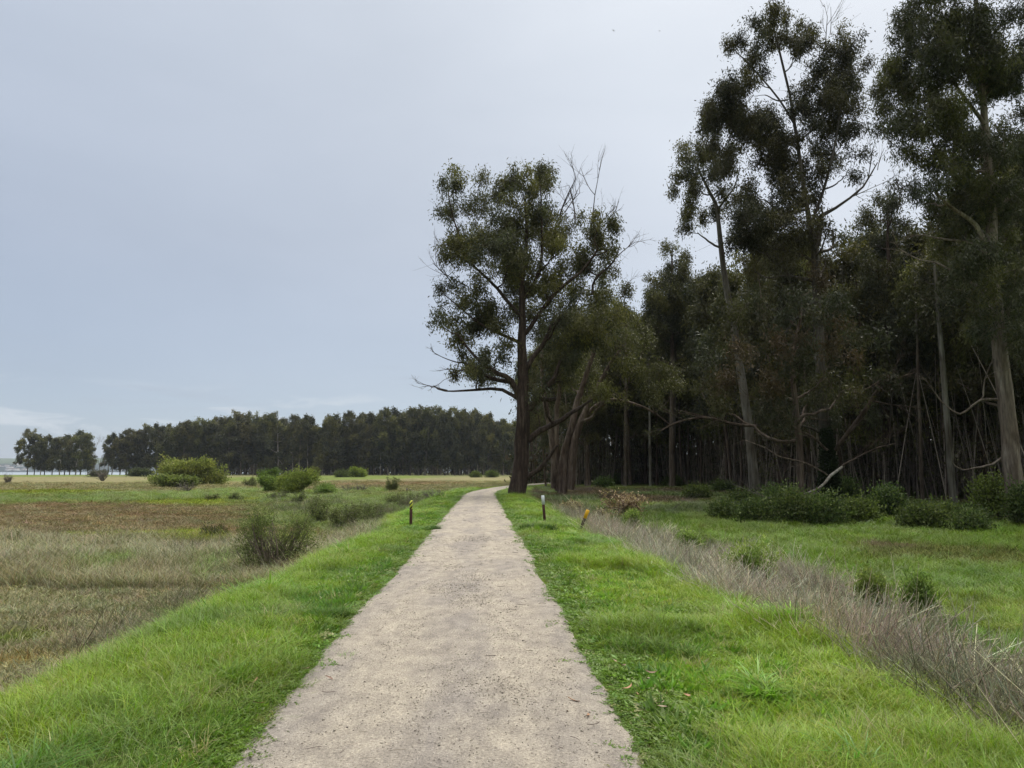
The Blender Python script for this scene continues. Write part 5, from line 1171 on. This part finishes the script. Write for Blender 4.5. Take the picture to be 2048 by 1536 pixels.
post(821.5, 1056, 1001, 822.5, 5.2, 16.5, M_PW, M_ST, 'brown wooden post with yellow and black striped top, left of the path', 1.0)
post(1090, 1050, 991, 1085.5, 5.4, 17.5, M_PW, M_WH, 'brown wooden post with white top, right of the path', .6)
post(1158, 1066, 1020, 1176, 6.0, 17.5, M_PW2, M_YE, 'grey wooden post with yellow top leaning right', .6)
# dark tufts at the white post and the striped one
def tuft(px, py, s, hs, lab, col, n=5, seed=0):
    g = G(px, py); b = MB(); r = np.random.default_rng(seed)
    for i in range(n):
        V, q, tr, rel = blades(90, .12, .34, .010, 1.0, 4, 1.0, r=r); off = r.normal(size=3)*A([.22*s, .12*s, 0]); b.add(V*A([s, s, hs])+off, q, tr, rel*A(col))
    tag(b.build('grass_clump', M_SHRUB, None, loc=g), lab, 'grass clump')
tuft(1090, 1063, 1.3, 1.0, 'dark green grass clump at the foot of the white topped post', (.045, .095, .02), 9, 1)
tuft(835, 1062, 1.0, .7, 'dark green grass clump right of the striped post foot', (.05, .11, .02), 5, 2)
tuft(1330, 1312, .9, .75, 'dark coarse grass clump in the turf right of the path', (.10, .18, .04), 5, 3)
tuft(690, 1235, .8, .5, 'dark rounded grass clump at the left edge of the path', (.09, .17, .04), 5, 4)
# stones at the big gum
def stones():
    for i, (px, py, s, lab) in enumerate([(1066, 1002, .22, 'pale flat stone in the grass between the white topped post and the gum'), (1052, 999, .16, 'small pale stone nearest the big gum trunk')]):
        g = G(px, py); r = np.random.default_rng(i); u = np.linspace(0, pi, 7); v = np.linspace(0, 2*pi, 11)[:-1]
        V = A([[sin(a)*cos(b)*s*1.5*(1+.2*r.normal()), sin(a)*sin(b)*s*(1+.15*r.normal()), cos(a)*s*.55] for a in u for b in v]); q = [(i_*10+j, (i_+1)*10+j, (i_+1)*10+(j+1) % 10, i_*10+(j+1) % 10) for i_ in range(6) for j in range(10)]
        tag(mesh('stone', V, [A(q)], flatmat('pale_stone', (.36, .33, .28)), None, None, True, g+A([0, 0, s*.2])), lab, 'stone')
stones()
# stump in the marsh
g = G(820, 985); mb = MB(); h = .5
for k, dx in enumerate((-.35, 0, .3)): mb.tubes(A([[dx, 0, -.1], [dx*1.05, 0, h*.6], [dx, 0, h*(1-.2*k)]]), A([.13, .11, .1]), 8, A([.16, .14, .12]), cap=True)
tag(mb.build('stump', M_TINT, None, loc=g), 'cluster of short grey rotten stubs in the marsh grass', 'stump')
# bare weed stalk, lower left
g = G(122, 1372); e = P(185, 1262, g[1]); sp = []; r_ = np.random.default_rng(8)
t_ = np.linspace(0, 1, 5)[:, None]; v = (e-g); sp.append((v*t_+A([0, 0, .02])*np.sin(t_*pi), np.linspace(.007, .003, 5)))
for k in (.35, .5, .62, .74, .85, .95): spray(sp, v*k, unit(v+r_.normal(size=3)*.35*np.linalg.norm(v)), np.linalg.norm(v)*.34*(1.2-k*.5), .0035, 2, r_, up=.3)
mb = MB(); mb.tubes(A([p for p, _ in sp]), A([q for _, q in sp]), 5, A([.10, .075, .05])); tag(mb.build('weed_stalk', M_TINT, None, loc=g), 'bare forked brown weed stalk leaning right at the left levee foot', 'weed')
g = G(78, 1392); sp = []
for k in range(3): spray(sp, A([0, 0, 0.]), unit(A([r_.uniform(-.4, .4), 0, 1.])), .32, .004, 3, r_, up=.2)
mb = MB(); mb.tubes(A([p for p, _ in sp]), A([q for _, q in sp]), 4, A([.16, .14, .11])); tag(mb.build('weed_stalk', M_TINT, None, loc=g), 'small bushy dry weed stalk left of the leaning forked one', 'weed')
# ================================================================== litter
def litter():
    r = np.random.default_rng(44)
    # countable curled dead leaves on turf and path
    spec = [(510, 1393, 'path'), (516, 1440, 'path'), (1176, 1264, 't'), (1302, 1375, 't'), (1258, 1408, 't'), (1325, 1440, 't'), (1328, 1448, 't'), (1300, 1388, 't'), (1277, 1422, 't'), (1148, 1414, 'p'), (1133, 1437, 'p'), (1178, 1443, 'p'), (998, 1520, 'p'), (905, 1428, 'p'), (1246, 1360, 't'), (1232, 1350, 't'), (612, 1366, 'p'), (750, 1282, 'p'), (1380, 1425, 't'), (660, 1366, 'p')]
    first = None
    wheres = {}
    for i, (px, py, w_) in enumerate(spec):
        g = G(px, py)
        dcx = abs(dpath(g[0], g[1])) < 1.1
        if first is None:
            K = 7; L = .13; t_ = np.linspace(-1, 1, K); c_ = np.stack([t_*L*.5, .02*t_**2, .012+.012*t_**2], 1); wv = .012*(1-t_**2)**.7+.0015
            V = np.concatenate([c_+np.stack([0*t_, wv, .006+0*t_], 1), c_, c_-np.stack([0*t_, wv, -.006+0*t_], 1)])
            q = [(a*K+j, a*K+j+1, (a+1)*K+j+1, (a+1)*K+j) for a in range(2) for j in range(K-1)]
            pal = [(.42, .24, .14), (.36, .25, .17), (.24, .15, .11), (.40, .30, .22)]
            ms = [flatmat('dead_leaf', c) for c in pal]
            mbs = [mesh('fallen_leaf', V, [A(q)], m_, False, None, True).data for m_ in ms]; first = 1
        o = bpy.data.objects.new('fallen_leaf', mbs[r.integers(4) if i > 1 else 0]); C.objects.link(o)
        o.location = g+A([0, 0, .10 if not dcx else .03]); o.rotation_euler = (r.uniform(-.4, .4), r.uniform(-.3, .3), r.uniform(0, pi)); s = r.uniform(.5, .8); o.scale = (s, s, s)
        if i == 0: lab = 'reddish curled leaf in the turf at the left path edge, the farther one'
        elif i == 1: lab = 'pinkish curled leaf at the left path edge, the nearer one'
        elif dcx: lab = 'small curled dead gum leaf lying on the gravel path'
        else: lab = 'small curled dead gum leaf lying in the turf right of the path'
        tag(o, lab, 'leaf', 'fallen gum leaves')
    # twigs and bark flakes on the path: uncountable
    mb = MB(); n = 330; y = 2.6*(40/2.6)**r.uniform(0, 1, n); x = cx(y)+r.uniform(-1.15, 1.15, n)
    right = r.uniform(0, 1, n) < .25; x = np.where(right, cx(y)+r.uniform(.5, 1.2, n), x)
    a = r.uniform(0, pi, n); L = (r.uniform(0, 1, n)**2.5*.055+.008)*np.interp(y, [3, 10, 40], [.8, 1.0, 1.7]); t_ = np.linspace(-1, 1, 4)[None, :, None]
    d = np.stack([np.cos(a), np.sin(a), 0*a], 1); pp = np.stack([-np.sin(a), np.cos(a), 0*a], 1)
    Pt = np.stack([x, y, .034+0*x], 1)[:, None]+d[:, None]*t_*L[:, None, None]+pp[:, None]*(t_**2)*(L*r.normal(size=n)*.3)[:, None, None]
    mb.tubes(Pt, np.full((n, 4), 1)*(r.uniform(.0008, .0022, n)*np.interp(y, [3, 10, 40], [.9, 1.3, 2.6]))[:, None], 4, np.where(r.uniform(0, 1, (n, 1)) < .6, A([[.09, .06, .05]]), A([[.38, .33, .26]]))*r.uniform(.6, 1.3, (n, 1)))
    tag(mb.build('litter', M_TINT), 'thin twigs and bark flakes strewn over the gravel path', kind='stuff')
    # pebbles
    pr = []
    for k in range(3):
        u = np.linspace(0, pi, 5); v = np.linspace(0, 2*pi, 7)[:-1]; rr = np.random.default_rng(k)
        V = A([[sin(a_)*cos(b_)*(1+.25*rr.normal()), sin(a_)*sin(b_)*.8*(1+.2*rr.normal()), cos(a_)*.5] for a_ in u for b_ in v]); q = [(i_*6+j, (i_+1)*6+j, (i_+1)*6+(j+1) % 6, i_*6+(j+1) % 6) for i_ in range(4) for j in range(6)]
        pr.append(mesh('pebble_%d' % k, V, [A(q)], M_DRY, False, {'rel': np.ones((len(V), 3))}))
    n = 26000; y = 2.4*(18/2.4)**r.uniform(0, 1, n); x = cx(y)+np.clip(r.normal(size=n)*.8, -1.25, 1.25); cl_ = fbm(x*1.2, y*.7, 141); k = r.uniform(0, 1, n) < .25+1.2*sst(.45, .65, cl_); x, y = x[k], y[k]; n = len(x)
    d = dpath(x, y); z = .012+.018*(1-d**2)-.035*sst(.85, 1.0, abs(d)/1.1)+.002
    s = r.uniform(.0018, .0062, n)*np.interp(y, [2.4, 16], [.9, 1.8])*(1+1.0*(r.uniform(0, 1, n) < .03)); g_ = r.uniform(0, 1, (n, 1)); c = A([[.22, .19, .175]])*(1-g_)+A([[.52, .47, .40]])*g_
    scatter('pebbles', np.stack([x, y, z], 1), rots(n, .3), np.stack([s, s, s], 1), c, r.integers(0, 3, n), collection('pebble_kinds', pr), 'loose pebbles of the gravel path')
litter()
# birds ------------------------------------------------------------------
M_BIRD = flatmat('grey_feathers', (.16, .16, .17), .8)
for px, py, rz, lab in ((1227, 61, .5, 'tiny grey bird high in the sky, the left one'), (1319, 62, -.6, 'tiny grey bird high in the sky nearer the tall gum')):
    p = P(px, py, 170); b = MB(); K = 6; t_ = np.linspace(0, 1, K)
    b.tubes(A([[0, -.22+.44*k, .02*sin(k*pi)] for k in t_]), .06*np.sin(np.clip(t_*.92+.05, 0, 1)*pi)+.006, 8)
    for s in (-1, 1):
        c_ = A([[0, .05, 0], [s*.18, .06, .07], [s*.38, -.02, .03]]); w_ = A([.09, .075, .01]); V = np.concatenate([c_+A([[0, 1, 0]])*w_[:, None], c_-A([[0, 1, 0]])*w_[:, None]]); V = np.concatenate([V, V-A([0, 0, .01])])
        b.add(V, [(0, 1, 4, 3), (1, 2, 5, 4), (6, 9, 10, 7), (7, 10, 11, 8)])
    b.add([(0, -.2, 0), (.06, -.32, 0), (-.06, -.32, 0)], None, [(0, 1, 2)])
    o = b.build('bird', M_BIRD, None, loc=p); o.rotation_euler = (0, .4, rz); tag(o, lab, 'bird', 'birds in the sky')

# ================================================================== air
def haze():
    m = bpy.data.materials.new('pale_air'); m.use_nodes = True; t = m.node_tree; t.nodes.clear()
    out = N(t, 'ShaderNodeOutputMaterial'); v = N(t, 'ShaderNodeVolumePrincipled'); v.inputs['Color'].default_value = (.80, .88, 1, 1); v.inputs['Density'].default_value = HAZE; v.inputs['Anisotropy'].default_value = .2
    t.links.new(v.outputs[0], out.inputs['Volume'])
    mb = MB(); mb.box((-9500, -1600, -6), (9500, 9500, 260)); o = mb.build('haze', m); o['kind'] = 'stuff'; o['label'] = 'thin pale air between the camera and the far hills'
HAZE = 8.5e-5
haze()
